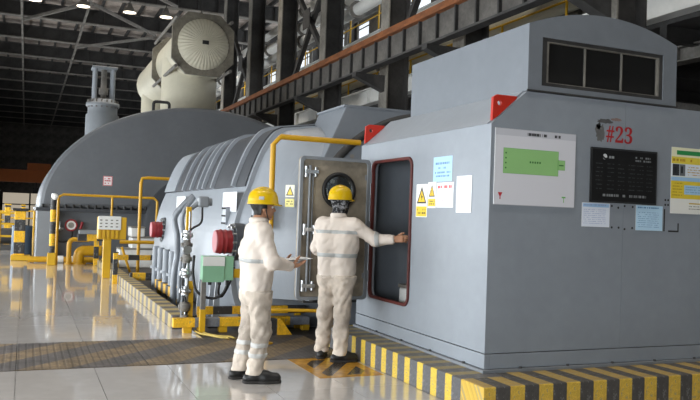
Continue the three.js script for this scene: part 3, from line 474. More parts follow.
// ---------------------------------------------------------------- generator
const AX = 4.88;
{
  const gt = thing('generator', 'long grey generator casing with pale ribs over dark cover plates', 'generator', [0, 0, 0]);
  const smooth = (a, n) => new THREE.SplineCurve(a.map(([x, y]) => new THREE.Vector2(x, y))).getPoints(n).map((p) => [p.x, p.y]);
  const low = smooth([[2.66, 0], [2.5, 0.5], [2.46, 1.0], [2.52, 1.45], [2.66, 1.86]], 18), up = [...smooth([[2.66, 1.86], [2.70, 2.0], [2.76, 2.17], [2.84, 2.36], [2.93, 2.51], [3.02, 2.61], [3.12, 2.66]], 16), [AX, 2.9]];
  const mir = (a) => [...a, ...a.slice().reverse().map(([x, y]) => [2 * AX - x, y])];
  mesh('lower_casing', slab(mir(low), 6.3).translate(0, 0, -16), M.paintLight2, gt);
  mesh('upper_casing', slab(mir(up), 5.16).translate(0, 0, -14.85), M.paintLight2, gt);
  mesh('far_end_cover', slab(mir(up.map(([x, y]) => [x - 0.03, y + 0.02])), 1.15).translate(0, 0, -16.001), M.paintLight2, gt);
  const off = (a, d) => a.map(([x, y], i) => { const p = a[Math.max(0, i - 1)], q = a[Math.min(a.length - 1, i + 1)], l = Math.hypot(q[0] - p[0], q[1] - p[1]); return [x - (q[1] - p[1]) / l * d, y + (q[0] - p[0]) / l * d]; });
  const strip = (d) => { const o = off(up, d); return [...o, ...up.slice().reverse().map(([x, y]) => [x + 0.04, y - 0.02])]; };
  const zr = [-14.83, -13.9, -13.2, -12.6, -12.22, -11.6, -10.3, -9.72];
  for (let i = 0; i < 7; i++) { mesh('cover_plate', slab(strip(0.02), zr[i + 1] - zr[i] - 0.1).translate(0, 0, zr[i] + 0.05), M.paintDark, gt); if (i) mesh('rib', slab(strip(0.07), 0.08).translate(0, 0, zr[i] - 0.04), M.paintLight2, gt); }
  // near end bell: from the casing outline to a round collar
  const N = 56, outA = mir([...low.filter(([, y]) => y > 0.42), ...up.slice(1)]), len = [0]; for (let i = 1; i < outA.length; i++) len.push(len[i - 1] + Math.hypot(outA[i][0] - outA[i - 1][0], outA[i][1] - outA[i - 1][1]));
  const at = (t) => { const s = t * len[len.length - 1]; let i = 1; while (i < len.length - 1 && len[i] < s) i++; const k = (s - len[i - 1]) / (len[i] - len[i - 1]); return [outA[i - 1][0] + (outA[i][0] - outA[i - 1][0]) * k, outA[i - 1][1] + (outA[i][1] - outA[i - 1][1]) * k]; };
  const rings = [[-9.72, 0.08, 0], [-9.5, 0.2, 0], [-9.15, 0.55, 0], [-8.85, 1, 0]], pos = [], idx = [];
  for (const [z, k, o] of rings) for (let i = 0; i <= N; i++) { const t = i / N, [ax, ay] = at(t), a = Math.PI * (1.132 - 1.264 * t), bx = AX + Math.cos(a) * 1.74, by = 1.15 + Math.sin(a) * 1.74; const dx = ax - AX, dy = ay - 1; pos.push(AX + dx * (1 + o) * (1 - k) + (bx - AX) * k, Math.max(0, (1 + dy * (1 + o)) * (1 - k) + by * k), z); }
  for (let r = 0; r < rings.length - 1; r++) for (let i = 0; i < N; i++) { const a = r * (N + 1) + i, b = a + 1, c = a + N + 1, d = c + 1; idx.push(a, c, b, b, c, d); }
  const eb = new THREE.BufferGeometry(); eb.setAttribute('position', new THREE.Float32BufferAttribute(pos, 3)); eb.setIndex(idx); eb.computeVertexNormals();
  mesh('end_bell', eb, M.paintLight2, gt);
  mesh('end_shield', [slab(new THREE.Shape(Array.from({ length: 57 }, (_, i) => { const a = Math.PI * (-0.132 + 1.264 * i / 56); return new THREE.Vector2(AX + Math.cos(a) * 1.735, 1.15 + Math.sin(a) * 1.735); })), 0.05).translate(0, 0, -8.93), new THREE.TorusGeometry(1.7, 0.06, 10, 56, Math.PI * 1.264).rotateZ(-Math.PI * 0.132).translate(AX, 1.15, -8.86), box(3.2, 6.5, 0.42, 0.47, -9.7, -8.9)], M.steelDark, gt);
  const bolt = prep(new THREE.CylinderGeometry(0.03, 0.03, 0.05, 6).rotateX(Math.PI / 2)); metreUV(bolt);
  for (let i = 0; i < 24; i++) { const a = Math.PI * (0.25 + i / 24), m = new THREE.Mesh(bolt, M.steelMid); m.name = 'bolt'; m.position.set(AX + Math.cos(a) * 1.58, 1.15 + Math.sin(a) * 1.58, -8.86); gt.add(m); }
  mesh('shaft_cover', new THREE.CylinderGeometry(0.75, 0.75, 0.55, 40).rotateX(Math.PI / 2).translate(AX, 1.15, -8.6), M.paintGrey, gt);
  // cooler housing on the near end
  const ch = [[3.32, 2.1], [3.66, 2.93], [5.9, 2.93], [6.3, 2.1]];
  mesh('cooler_housing', slab(ch, 0.95, [], 0.012).translate(0, -0.03, -9.8), M.paintBox, gt);
  mesh('cooler_top_strip', box(3.63, 5.95, 2.89, 2.915, -9.82, -8.83), M.paintBox, gt);
}
const flangeBolts = (gs, c, r, n, br, len, ax = 'x') => { for (let i = 0; i < n; i++) { const a = i / n * Math.PI * 2, y = c[1] + Math.sin(a) * r, z = c[2] + Math.cos(a) * r; gs.push(rod([c[0], y, z], [c[0] - len, y, z], br, br, 6)); } };
for (const [z, y, lb] of [[-9.62, 1.13, 'red capped cooler end with bolted flange, nearer one beside the standing worker'], [-15.0, 1.13, 'red capped cooler end with bolted flange, farther one']]) {
  const c = thing('cooler_cap', lb, 'cooler cap', [0, 0, 0]);
  mesh('flange', [rod([2.58, y, z], [2.47, y, z], 0.24, 0.24, 28), rod([2.47, y, z], [2.44, y, z], 0.2, 0.2, 28)], M.paintDark, c);
  const b = []; flangeBolts(b, [2.47, y, z], 0.215, 12, 0.016, 0.05); mesh('bolts', b, M.chrome, c);
  mesh('red_drum', new THREE.LatheGeometry([[0, 0.27], [0.1, 0.268], [0.145, 0.262], [0.15, 0.25], [0.15, 0.2], [0.158, 0.195], [0.158, 0.17], [0.15, 0.165], [0.15, 0.12], [0.158, 0.115], [0.158, 0.09], [0.15, 0.085], [0.15, 0]].map(([r, h]) => new THREE.Vector2(r, h)), 32).scale(1, 0.74, 1).rotateZ(Math.PI / 2).translate(2.44, y, z), M.red, c);
  mesh('drum_face', rod([2.239, y, z], [2.233, y, z], 0.143, 0.14, 32), M.redFace, c, { label: 'faded pinkish end face' });
}
for (const [i, [z, w, h, y]] of [[-9.2, 0.3, 0.3, 1.32], [-10.15, 0.2, 0.24, 1.34]].entries()) { const p = thing('bolted_plate', ['square pale cover plate right of the nearer red cap', 'narrow perforated bracket above the nearer red cap'][i], 'plate', [i ? 2.5 : 2.66, y, z]); mesh('plate_body', box(-0.03, 0.1, 0, h, -w / 2, w / 2), M.paintLight2, p); const b = []; for (const a of [-1, 0, 1]) for (const q of [0.08, 0.5, 0.92]) b.push(rod([-0.03, h * q, a * w * 0.38], [-0.045, h * q, a * w * 0.38], 0.014, 0.014, 6)); mesh('bolts', b, M.steelDark, p); }
{ // labels on the casing
  sheet('casing_label', 'white tall label on the generator right of the ribs', 'label', 0.75, 0.26, 0.004, signTex(128, 128, (x, w, h) => { x.fillStyle = '#dfe2e6'; x.fillRect(0, 0, w, h); marks(x, 12, 14, 100, 7, 15, 4, '#a8a0b8', 81); x.fillStyle = '#c98a96'; x.fillRect(10, 96, 100, 4); }), [2.53, 1.52, -10.1], -Math.PI / 2 ).rotation.set(0, -Math.PI / 2, 0);
  sheet('casing_label', 'white label near the far red cap below the ribs', 'label', 0.8, 0.22, 0.004, signTex(128, 64, (x, w, h) => { x.fillStyle = '#e4e5e2'; x.fillRect(0, 0, w, h); marks(x, 12, 12, 100, 3, 15, 4, '#9aa0a8', 82); }), [2.53, 1.54, -13.6], -Math.PI / 2);
  sheet('warning_tag', 'upper yellow triangle tag between worker and door', 'label', 0.14, 0.15, 0.003, signTex(96, 96, (x, w, h) => { x.fillStyle = '#dcdcc4'; x.fillRect(0, 0, w, h); x.fillStyle = '#2a2a20'; x.beginPath(); x.moveTo(48, 8); x.lineTo(90, 84); x.lineTo(6, 84); x.fill(); x.fillStyle = '#e2c232'; x.beginPath(); x.moveTo(48, 24); x.lineTo(76, 76); x.lineTo(20, 76); x.fill(); }), [2.98, 1.72, -8.9], -1.0);
  sheet('warning_tag', 'lower yellow caption tag between worker and door', 'label', 0.14, 0.1, 0.003, signTex(96, 64, (x, w, h) => { x.fillStyle = '#d9cf7a'; x.fillRect(0, 0, w, h); marks(x, 14, 16, 70, 2, 20, 10, '#6b6230', 84); }), [2.98, 1.6, -8.9], -1.0);
}

// ---------------------------------------------------------------- turbine hood, crossover pipe, valve
{
  const t = thing('turbine_hood', 'huge dark grey arched turbine hood behind the generator', 'turbine', [0, 0, 0]);
  const cx = 4.9, a = 4.56, b = 3.15, y0 = 1.5, arc = []; for (let i = 0; i <= 64; i++) { const th = Math.PI * i / 64; arc.push([Math.min(8.6, cx + a * Math.cos(th)), y0 + b * Math.sin(th)]); }
  const body = slab([...arc, [cx - a, y0 - 0.02], [8.6, y0 - 0.02]], 7, [], 0.12);
  mesh('hood_shell', body.translate(0, 0, -30.1), M.paintHood, t);
  mesh('base_wall', box(cx - a + 0.02, 8.58, 0, 1.38, -30, -22.98), M.paintHood, t);
  mesh('joint_flange', rbox(cx - a - 0.08, 8.64, 1.38, 1.48, -30.1, -22.84, 0.01), M.paintDark, t);
  const bolt = prep(new THREE.CylinderGeometry(0.045, 0.045, 0.1, 6)); metreUV(bolt);
  for (let i = 0; i < 36; i++) { const m = new THREE.Mesh(bolt, M.black); m.name = 'bolt'; m.position.set(cx - a + 0.1 + i * 0.2, 1.53, -22.9); t.add(m); }
  mesh('corner_post', rbox(0.3, 0.78, 0, 1.38, -22.97, -22.5, 0.02), M.paintGrey, t);
  mesh('bearing_cone', new THREE.LatheGeometry([[1.75, 0], [1.7, 0.25], [1.5, 0.3], [1.35, 1.3], [0.9, 1.5], [0.9, 6.2]].map(([r, h]) => new THREE.Vector2(r, h)), 48).rotateX(Math.PI / 2).translate(AX, 0.9, -22.98), M.paintDark, t);
  mesh('round_plug', rod([4.05, 2.42, -23], [4.05, 2.42, -22.9], 0.12), M.steelDark, t);
  sheet('hood_notice', 'red and white notice on the turbine hood', 'notice', 0.26, 0.28, 0.005, signTex(96, 110, (x, w, h) => { x.fillStyle = '#e6dcdc'; x.fillRect(0, 0, w, h); x.strokeStyle = '#c23a44'; x.lineWidth = 6; x.strokeRect(4, 4, w - 8, h - 8); marks(x, 16, 22, 64, 2, 24, 14, '#b8434e', 91); marks(x, 16, 76, 64, 1, 24, 12, '#b8434e', 92); }), [2.15, 2.16, -22.975], 0);
}
{
  const p = thing('crossover_pipe', 'cream lagged crossover pipe with domed end above the turbine hood', 'pipe', [4.95, 0, 0]);
  const y = 6.78, R = 0.86;
  mesh('riser', rod([0, 4.45, -26], [0, y - 0.2, -26], 0.92, 0.92, 40), M.cream, p);
  mesh('drum', rod([0, y, -24.0], [0, y, -28.4], R, R, 40), M.cream, p);
  const dome0 = new THREE.LatheGeometry([[0, 0.34], [0.2, 0.325], [0.45, 0.27], [0.65, 0.18], [0.78, 0.08], [0.81, 0]].map(([r, h]) => new THREE.Vector2(r, h)), 160), pleat = (g) => { const q = g.attributes.position; for (let i = 0; i < q.count; i++) { const a = Math.atan2(q.getZ(i), q.getX(i)), rr = Math.hypot(q.getX(i), q.getZ(i)); q.setY(i, q.getY(i) + 0.012 * Math.sin(a * 40) * Math.min(1, rr / 0.3)); } g.computeVertexNormals(); return g; };
  mesh('domed_end', pleat(dome0).rotateX(Math.PI / 2).translate(0, y, -23.9), M.cream, p, { label: 'domed end of pleated cream lagging' });
  mesh('end_badge', box(-0.1, 0.1, y - 0.06, y + 0.06, -23.6, -23.55), M.black, p);
  const oct = (r, c) => { const o = []; for (const [sx, sy] of [[1, 1], [-1, 1], [-1, -1], [1, -1]]) { const A = [sx * r, sy * c], B = [sx * c, sy * r]; sx * sy > 0 ? o.push(A, B) : o.push(B, A); } return o; };
  const plate = (z) => slab(oct(0.98, 0.52), 0.1, [new THREE.Path().absarc(0, 0, 0.8, 0, Math.PI * 2)], 0.01).translate(0, y, z);
  for (const z of [-24.0, -28.0]) mesh('tie_plate', plate(z), M.creamRing, p);
  for (const [sx, sy] of [[1, 1], [-1, 1], [-1, -1], [1, -1]]) mesh('tie_rod', rod([sx * 0.86, y + sy * 0.78, -23.75], [sx * 0.86, y + sy * 0.78, -28.2], 0.05), M.steelMid, p);
  mesh('far_drum', rod([0, y, -28.4], [0, y, -33], R, R, 40), M.cream, p);
  mesh('far_leg', rod([-0.1, 3, -32.4], [-0.1, y - 0.2, -32.4], 0.62, 0.62, 28), M.cream, p);
  mesh('vent_pipe', tube([[-1.3, 4.6, -25], [-1.3, 5.0, -25], [-0.8, 5.0, -25], [-0.8, 4.7, -25]], 0.05, 0.1), M.steelDark, p);
  const v = thing('relief_valve', 'grey bolted valve with four columns behind the hood', 'valve', [2.35, 0, -28]);
  v.position.y = 4.0;
  mesh('body', new THREE.LatheGeometry([[0.56, 0], [0.56, 0.75], [0.5, 0.8], [0.5, 1.05], [0.56, 1.06], [0.56, 1.18], [0.44, 1.2], [0.44, 1.3], [0, 1.32]].map(([r, h]) => new THREE.Vector2(r, h)), 32), M.paintGrey, v);
  const b = prep(rod([0, 1.0, 0], [0, 1.28, 0], 0.03, 0.03, 6)); metreUV(b); for (let i = 0; i < 18; i++) { const m = new THREE.Mesh(b, M.steelMid); m.name = 'bolt'; const th = i / 18 * Math.PI * 2; m.position.set(Math.cos(th) * 0.5, 0, Math.sin(th) * 0.5); v.add(m); }
  for (const [x, z] of [[-0.3, 0.2], [0.3, 0.2], [-0.3, -0.25], [0.3, -0.25]]) mesh('column', rod([x, 1.25, z], [x, 2.4, z], 0.07), M.paintLight2, v);
  mesh('top_plate', rbox(-0.42, 0.42, 2.36, 2.44, -0.38, 0.34, 0.02), M.paintGrey, v); mesh('spindle', [rod([0, 1.3, 0], [0, 2.4, 0], 0.1), rod([0, 1.5, 0], [0, 1.7, 0], 0.16)], M.steelMid, v);
}

// ---------------------------------------------------------------- guards, posts and instruments beside the machine
tag(mesh('edge_kerb', rbox(1.77, 2.0, 0, 0.17, -20.8, -9.8, 0.008), S.edge, null, { along: 'z' }), 'long worn striped kerb along the pit edge', 'kerb');
{
  const g = thing('guard_beam', 'yellow and grey striped guard beam low across the pit front', 'guard beam', [0, 0, -9.5]);
  mesh('bar', rbox(1.72, 3.5, 0.07, 0.18, -0.06, 0.06, 0.008), S.beamYG, g, { along: 'x' });
  for (const x of [1.9, 2.35, 3.0, 3.45]) mesh('foot', rbox(x - 0.05, x + 0.05, -0.003, 0.07, -0.05, 0.05, 0.006), M.yellow, g);
  const g2 = thing('guard_beam', 'black and yellow guard beam behind the green box post', 'guard beam', [0, 0, -9.66]);
  mesh('bar', rbox(2.05, 3.5, 0.2, 0.3, -0.035, 0.035, 0.008), S.bar, g2, { along: 'x' }); for (const x of [2.1, 3.4]) mesh('foot', rbox(x - 0.04, x + 0.04, -0.003, 0.2, -0.03, 0.03, 0.006), M.yellow, g2);
  const g3 = thing('guard_beam', 'yellow and black guard beam halfway along the pit', 'guard beam', [0, 0, -15.6]);
  mesh('bar', rbox(1.95, 2.5, 0.1, 0.25, -0.06, 0.06, 0.008), S.bar, g3, { along: 'x' }); for (const x of [2.0, 2.45]) mesh('foot', rbox(x - 0.04, x + 0.04, -0.003, 0.1, -0.04, 0.04, 0.006), M.yellow, g3);
  const g4 = thing('guard_beam', 'yellow guard rail lengthwise before the far red cap', 'guard beam', [2.32, 0, -13.4]);
  mesh('bar', rbox(-0.08, 0.08, 0.08, 0.24, -0.9, 0.9, 0.008), S.bar, g4, { along: 'z' }); for (const z of [-0.8, 0.8]) mesh('foot', rbox(-0.05, 0.05, -0.003, 0.08, z - 0.05, z + 0.05, 0.006), M.yellow, g4);
  const g5 = thing('guard_beam', 'black and yellow guard beam crossing the pit beyond the signal box', 'guard beam', [0, 0, -18.4]);
  mesh('bar', rbox(1.95, 4.0, 0.32, 0.44, -0.06, 0.06, 0.008), S.bar, g5, { along: 'x' }); for (const x of [2.0, 2.9, 3.9]) mesh('foot', rbox(x - 0.04, x + 0.04, -0.003, 0.32, -0.04, 0.04, 0.006), M.yellow, g5);
  const p = thing('handrail', 'low yellow pipe rail between the workers', 'handrail', [0, 0, -8.75]);
  mesh('rail', tube([[2.55, -0.003, -0.2], [2.55, 0.34, -0.2], [3.0, 0.34, -0.1], [3.4, 0.34, 0]], 0.022, 0.06), M.yellowPipe, p); mesh('post', rod([3.38, -0.003, 0], [3.38, 0.34, 0], 0.022), M.yellowPipe, p);
  const w = thing('wheel_chock', 'yellow and black wedge block on the plates', 'chock', [2.95, -0.003, -9.2]);
  mesh('wedge', slab([[-0.2, 0], [0.2, 0], [0.05, 0.2], [-0.2, 0.2]], 0.14, [], 0.005).translate(0, 0, -0.07), S.bar, w, { along: 'x' });
}
{ // post with a green and white junction box
  const j = thing('junction_box', 'green and white junction box on a yellow post', 'junction box', [2.06, 0, -9.38]);
  mesh('post', [rbox(-0.035, 0.035, -0.003, 0.3, -0.035, 0.035, 0.005)], M.yellow, j); mesh('post_upper', rbox(-0.03, 0.03, 0.3, 0.67, -0.03, 0.03, 0.005), M.steelMid, j);
  mesh('case', rbox(-0.03, 0.36, 0.66, 0.96, -0.09, 0.06, 0.012), M.green, j); mesh('side_panel', rbox(-0.032, 0.24, 0.64, 0.955, 0.061, 0.07, 0.004), M.green, j);
  mesh('top_band', rbox(-0.032, 0.24, 0.84, 0.955, 0.071, 0.074, 0.001), M.white, j);
  mesh('arm', rbox(0.361, 0.5, 0.69, 0.8, -0.06, 0.03, 0.006), M.yellow, j);
  for (const x of [0.08, 0.2, 0.3]) mesh('gland', rod([x, 0.6, -0.01], [x, 0.66, -0.01], 0.022), M.rubber, j);
  tag(mesh('black_hose', [hose([[1.98, 0.95, -9.62], [1.97, 0.7, -9.58], [2.02, 0.5, -9.54], [2.19, 0.42, -9.5], [2.31, 0.48, -9.42], [2.36, 0.595, -9.39]], 0.017), hose([[2.26, 0.595, -9.39], [2.26, 0.5, -9.42], [2.32, 0.44, -9.5], [2.43, 0.6, -9.55], [2.5, 0.8, -9.62]], 0.014)], M.rubber), 'black rubber hoses looping under the green junction box', 'hose');
}
{ // instrument pole
  const p = thing('instrument_pole', 'cluttered grey instrument pole with valves and a yellow upright', 'instrument pole', [1.92, 0, -9.69]);
  mesh('yellow_upright', [rbox(0.02, 0.08, -0.003, 0.62, -0.03, 0.03, 0.006)], M.yellow, p);
  mesh('pole', rod([0, -0.003, 0], [0, 1.5, 0], 0.024), M.chrome, p);
  mesh('pole', rod([-0.06, 0.05, 0.02], [-0.06, 1.1, 0.02], 0.016), M.paintGrey, p);
  mesh('yellow_plate', rbox(-0.045, 0.02, 1.25, 1.56, -0.03, 0.02, 0.006), M.yellow, p);
  for (const [y, r] of [[0.14, 0.05], [0.3, 0.06], [0.5, 0.045], [0.72, 0.055], [0.9, 0.05], [1.08, 0.045], [1.2, 0.05]]) mesh('valve', [rod([-0.1, y, 0.03], [0.04, y, 0.03], r * 0.6), rod([-0.03, y - 0.05, 0.04], [-0.03, y + 0.06, 0.04], r), new THREE.SphereGeometry(r * 1.1, 12, 8).translate(-0.03, y, 0.05)], hash2(y * 50 | 0, 3, 1) > 0.5 ? M.chrome : M.steelMid, p);
  mesh('gauge', [new THREE.CylinderGeometry(0.055, 0.055, 0.03, 24).rotateX(Math.PI / 2).translate(-0.03, 1.02, 0.08)], M.chrome, p);
  mesh('sensor_head', [rbox(0.1, 0.24, 1.56, 1.7, -0.1, 0.04, 0.03), rod([0.24, 1.63, -0.03], [0.28, 1.63, -0.03], 0.05), rod([0.02, 1.54, -0.03], [0.12, 1.62, -0.03], 0.03)], M.paintGrey, p);
  mesh('cable', hose([[0.16, 1.56, -0.02], [0.14, 1.36, 0.02], [0.02, 1.28, 0.05], [-0.05, 1.15, 0.06], [-0.04, 0.9, 0.07], [-0.07, 0.6, 0.06], [-0.02, 0.35, 0.07], [0, 0.1, 0.05]], 0.014), M.rubber, p);
  const f = thing('lagged_hose', 'silver foil wrapped hose hanging down the generator side', 'hose', [2.2, 0, -12.2]);
  mesh('foil_sleeve', [hose([[0.25, 1.75, 0.1], [0.1, 1.6, 0.05], [-0.02, 1.4, 0], [0.02, 1.1, 0.05], [0.04, 0.8, 0], [0.0, 0.5, 0.03], [0, -0.003, 0]], 0.05, 60, 10)], M.foil, f); mesh('foil_sleeve', hose([[0.22, 1.72, 0.25], [0.06, 1.45, 0.25], [0.1, 1.0, 0.2], [0.05, 0.5, 0.24], [0.06, 0, 0.22]], 0.036, 50, 10), M.foil, f);
  for (const [i, z] of [-13.1, -13.7, -14.3, -14.9].entries()) { const q = thing('drain_pipe', `pale upright drain pipe below the far red cap, ${ORD[i]} from the near end`, 'pipe', [2.33, -0.003, z], 0, 'drain pipes'); mesh('pipe_run', rod([0, 0, 0], [0, 0.82, 0], 0.06), M.paintLight2, q); mesh('flange', rod([0, 0.4, 0], [0, 0.45, 0], 0.095), M.paintLight2, q); }
  for (const [i, z] of [-9.35, -9.65, -10.35].entries()) { const q = thing('stay_plate', `pale stay plate at the generator foot, ${ORD[i]} from the near end`, 'plate', [2.36, -0.003, z - 0.6], 0, 'stay plates'); mesh('rib_plate', slab([[0, 0], [0.1, 0], [0.1, 0.7], [0.05, 0.7]], 0.04).translate(-0.06, 0, 0), M.paintLight2, q); mesh('foot_plate', box(-0.12, 0.06, 0, 0.03, -0.08, 0.12), M.steelDark, q); }
}
tag(mesh('yellow_cable', [hose([[2.0, 0.02, -9.5], [2.02, 0.018, -9.3], [2.12, 0.018, -9.1], [2.2, 0.018, -8.95], [2.27, 0.018, -8.9], [2.25, 0.018, -8.8]], 0.012), hose([[2.05, 0.03, -9.5], [2.1, 0.018, -9.25], [2.2, 0.018, -9.06], [2.32, 0.018, -8.98], [2.34, 0.018, -8.86]], 0.012)], paint('#cdb25c', 0.6)), 'two yellow cables curling on the chequered plates', 'cable');
{ // yellow service pipe rising beside the near worker to the enclosure
  const p = thing('service_pipe', 'yellow service pipe rising then running to the enclosure', 'pipe', [0, 0, 0]);
  mesh('pipe_run', tube([[2.62, -0.003, -8.5], [2.62, 2.41, -8.5], [3.72, 2.41, -8.5]], 0.033, 0.1, 14), M.yellowPipe, p);
  mesh('collar', [rod([2.62, 1.2, -8.5], [2.62, 1.26, -8.5], 0.048), rod([2.62, -0.003, -8.5], [2.62, 0.02, -8.5], 0.08)], M.yellowPipe, p);
}
{ // far group near the turbine
  const p = thing('striped_pole', 'thin black and yellow pole with a white lamp head', 'pole', [0.66, 0, -21]);
  mesh('shaft', rod([0, 0, 0], [0, 1.74, 0], 0.07), S.post, p, { along: 'y' }); mesh('sleeve', rbox(-0.1, 0.1, 0, 0.32, -0.1, 0.1, 0.01), M.yellow, p); mesh('lamp_head', [new THREE.SphereGeometry(0.08, 14, 10).translate(0.03, 1.76, 0.06), rod([0, 1.7, 0], [0, 1.84, 0], 0.06)], M.white, p);
  const r = thing('pipe_rail', 'yellow pipe frame in front of the turbine base', 'pipe', [0, 0, -21.2]);
  mesh('rail', tube([[0.78, 0, 0], [0.78, 1.83, 0], [3.3, 1.83, 0], [3.3, 1.2, 0]], 0.035, 0.12), M.yellowPipe, r); mesh('post', rod([2.12, 1.1, 0], [2.12, 1.83, 0], 0.03), M.yellowPipe, r);
  const t = thing('tall_pipe', 'taller yellow pipe bending towards the generator', 'pipe', [0, 0, -18.9]);
  mesh('pipe_run', tube([[2.54, -0.003, 0], [2.54, 2.28, 0], [3.5, 2.28, 0]], 0.04, 0.1), M.yellowPipe, t); mesh('side_branch', tube([[2.1, 0.72, 0.02], [2.54, 0.72, 0.02], [3.1, 0.72, 0.02]], 0.045), M.yellowPipe, t); mesh('stay', rod([2.36, 0, 0.05], [2.15, 0.6, 0.05], 0.03), M.yellowPipe, t);
  const s = thing('signal_box', 'white panelled yellow box on a broad yellow stand', 'signal box', [1.62, 0, -17.3]);
  mesh('stand', rbox(-0.04, 0.12, 0, 0.86, -0.08, 0.08, 0.01), M.yellow, s); mesh('body', rbox(-0.17, 0.42, 0.84, 1.32, -0.14, 0.14, 0.015), M.yellow, s); mesh('white_panel', rbox(-0.17, 0.3, 1.05, 1.34, 0.141, 0.16, 0.006), M.white, s);
  for (let i = 0; i < 5; i++) mesh('slat', rbox(-0.16 + i * 0.09, -0.11 + i * 0.09, 0.86, 1.05, 0.141, 0.17, 0.006), M.yellow, s);
  const prints = []; for (let i = 0; i < 4; i++) for (let k = 0; k < 3; k++) prints.push(box(-0.14 + i * 0.11, -0.09 + i * 0.11, 1.1 + k * 0.07, 1.125 + k * 0.07, 0.159, 0.1615)); mesh('panel_print', prints, M.steelMid, s);
  const b2 = thing('stub_post', 'short striped post beside the signal box stand', 'post', [1.70, 0, -15.9]); mesh('shaft', rbox(-0.045, 0.045, 0, 0.62, -0.045, 0.045, 0.006), S.post, b2, { along: 'y' }); mesh('cap', rbox(-0.05, 0.05, 0.62, 0.64, -0.05, 0.05, 0.004), M.black, b2);
  const b = thing('bollard', 'stout black and yellow banded bollard left of the turbine base', 'bollard', [-0.12, 0, -22.9]);
  mesh('shaft', rbox(-0.14, 0.14, 0, 1.35, -0.14, 0.14, 0.02), S.post, b, { along: 'y' }); mesh('cap', rbox(-0.2, 0.2, 1.35, 1.43, -0.2, 0.2, 0.02), M.black, b); mesh('base', rbox(-0.2, 0.3, 0, 0.14, -0.25, 0.28, 0.02), M.yellow, b);
  const el = thing('yellow_elbow', 'thick yellow elbow pipe rising from the floor by the turbine', 'pipe', [1.35, 0, -21.5]);
  mesh('pipe_run', tube([[0, 0, 0], [0, 0.36, 0], [0.6, 0.36, 0]], 0.14, 0.3, 14), M.yellowPipe, el); mesh('flange', rod([0, 0, 0], [0, 0.05, 0], 0.2), M.yellowPipe, el);
  const el2 = thing('yellow_elbow', 'slimmer tall yellow elbow pipe left of the thick one', 'pipe', [1.1, 0, -21.4]); mesh('pipe_run', tube([[0, 0, 0], [0, 0.66, 0], [0.5, 0.66, 0]], 0.06, 0.15, 12), M.yellowPipe, el2); mesh('flange', rod([0, 0, 0], [0, 0.04, 0], 0.1), M.yellowPipe, el2);
  const st = thing('guard_beam', 'black and yellow raised beam over the yellow elbows', 'guard beam', [0, 0, -21.0]); mesh('bar', rbox(1.28, 2.0, 0.64, 0.82, -0.08, 0.08, 0.01), S.bar, st, { along: 'x' }); for (const x of [1.75, 1.95]) mesh('leg', rbox(x - 0.06, x + 0.06, 0, 0.64, -0.05, 0.05, 0.01), S.post, st, { along: 'y' }); mesh('grey_lid', rbox(1.3, 1.75, 0.82, 0.92, -0.15, 0.15, 0.02), M.paintGrey, st);
  const gb = thing('gauge_board', 'round white pressure gauge with valves on the turbine base', 'gauge', [1.2, 1.0, -22.8]);
  mesh('dial', [new THREE.CylinderGeometry(0.15, 0.15, 0.07, 28).rotateX(Math.PI / 2)], M.white, gb); mesh('bezel', new THREE.TorusGeometry(0.15, 0.025, 8, 28).translate(0, 0, 0.035), M.red, gb); mesh('dial_face', new THREE.CylinderGeometry(0.08, 0.08, 0.012, 20).rotateX(Math.PI / 2).translate(0, 0, 0.038), M.steelPale, gb);
  mesh('mount', rod([0, 0, -0.18], [0, 0, -0.03], 0.04), M.steelDark, gb);
  mesh('valve_row', [rod([-0.6, -0.1, 0], [-0.2, -0.1, 0], 0.03), new THREE.SphereGeometry(0.07, 12, 8).translate(-0.5, -0.1, 0.02), new THREE.SphereGeometry(0.07, 12, 8).translate(-0.3, -0.1, 0.02), rod([-0.5, -0.1, 0], [-0.5, 0.1, 0], 0.03), rod([-0.3, -0.1, 0], [-0.3, 0.1, 0], 0.03), rod([-0.55, -0.3, 0.02], [-0.4, -0.3, 0.02], 0.06)], M.chrome, gb); mesh('red_handle', rod([0.25, -0.1, 0], [0.3, 0.1, 0], 0.04), M.red, gb);
  mesh('gauge_hose', [hose([[-0.5, -0.15, 0.02], [-0.3, -0.45, 0.05], [0, -0.4, 0.05], [0.05, -0.12, 0]], 0.025)], M.rubber, gb);
  const cb = thing('floor_pipe', 'yellow floor pipe with white couplings along the turbine foot', 'pipe', [0, 0, -21.9]); mesh('pipe_run', rod([0.1, 0.09, 0], [1.9, 0.09, 0], 0.08), M.yellowPipe, cb); for (const x of [0.85, 1.2]) mesh('coupling', rod([x, 0.1, 0], [x + 0.14, 0.1, 0], 0.095), M.white, cb);
  for (const [i, [x, y0, w, h, z]] of [[3.0, 0, 1.5, 0.5, -20.6], [3.0, 0.5, 0.9, 0.3, -20.6], [2.7, 0.8, 0.35, 0.26, -20.6]].entries()) { const q = thing('white_case', ['lowest and widest white case stacked before the turbine', 'middle white case of the stack before the turbine', 'small white case topping the stack before the turbine'][i], 'case', [x, y0, z]); mesh('shell', rbox(-w / 2, w / 2, 0.001, h - 0.03, -0.35, 0.35, 0.03), M.white, q); mesh('lid', rbox(-w / 2 - 0.01, w / 2 + 0.01, h - 0.03, h, -0.36, 0.36, 0.01), M.steelPale, q); }
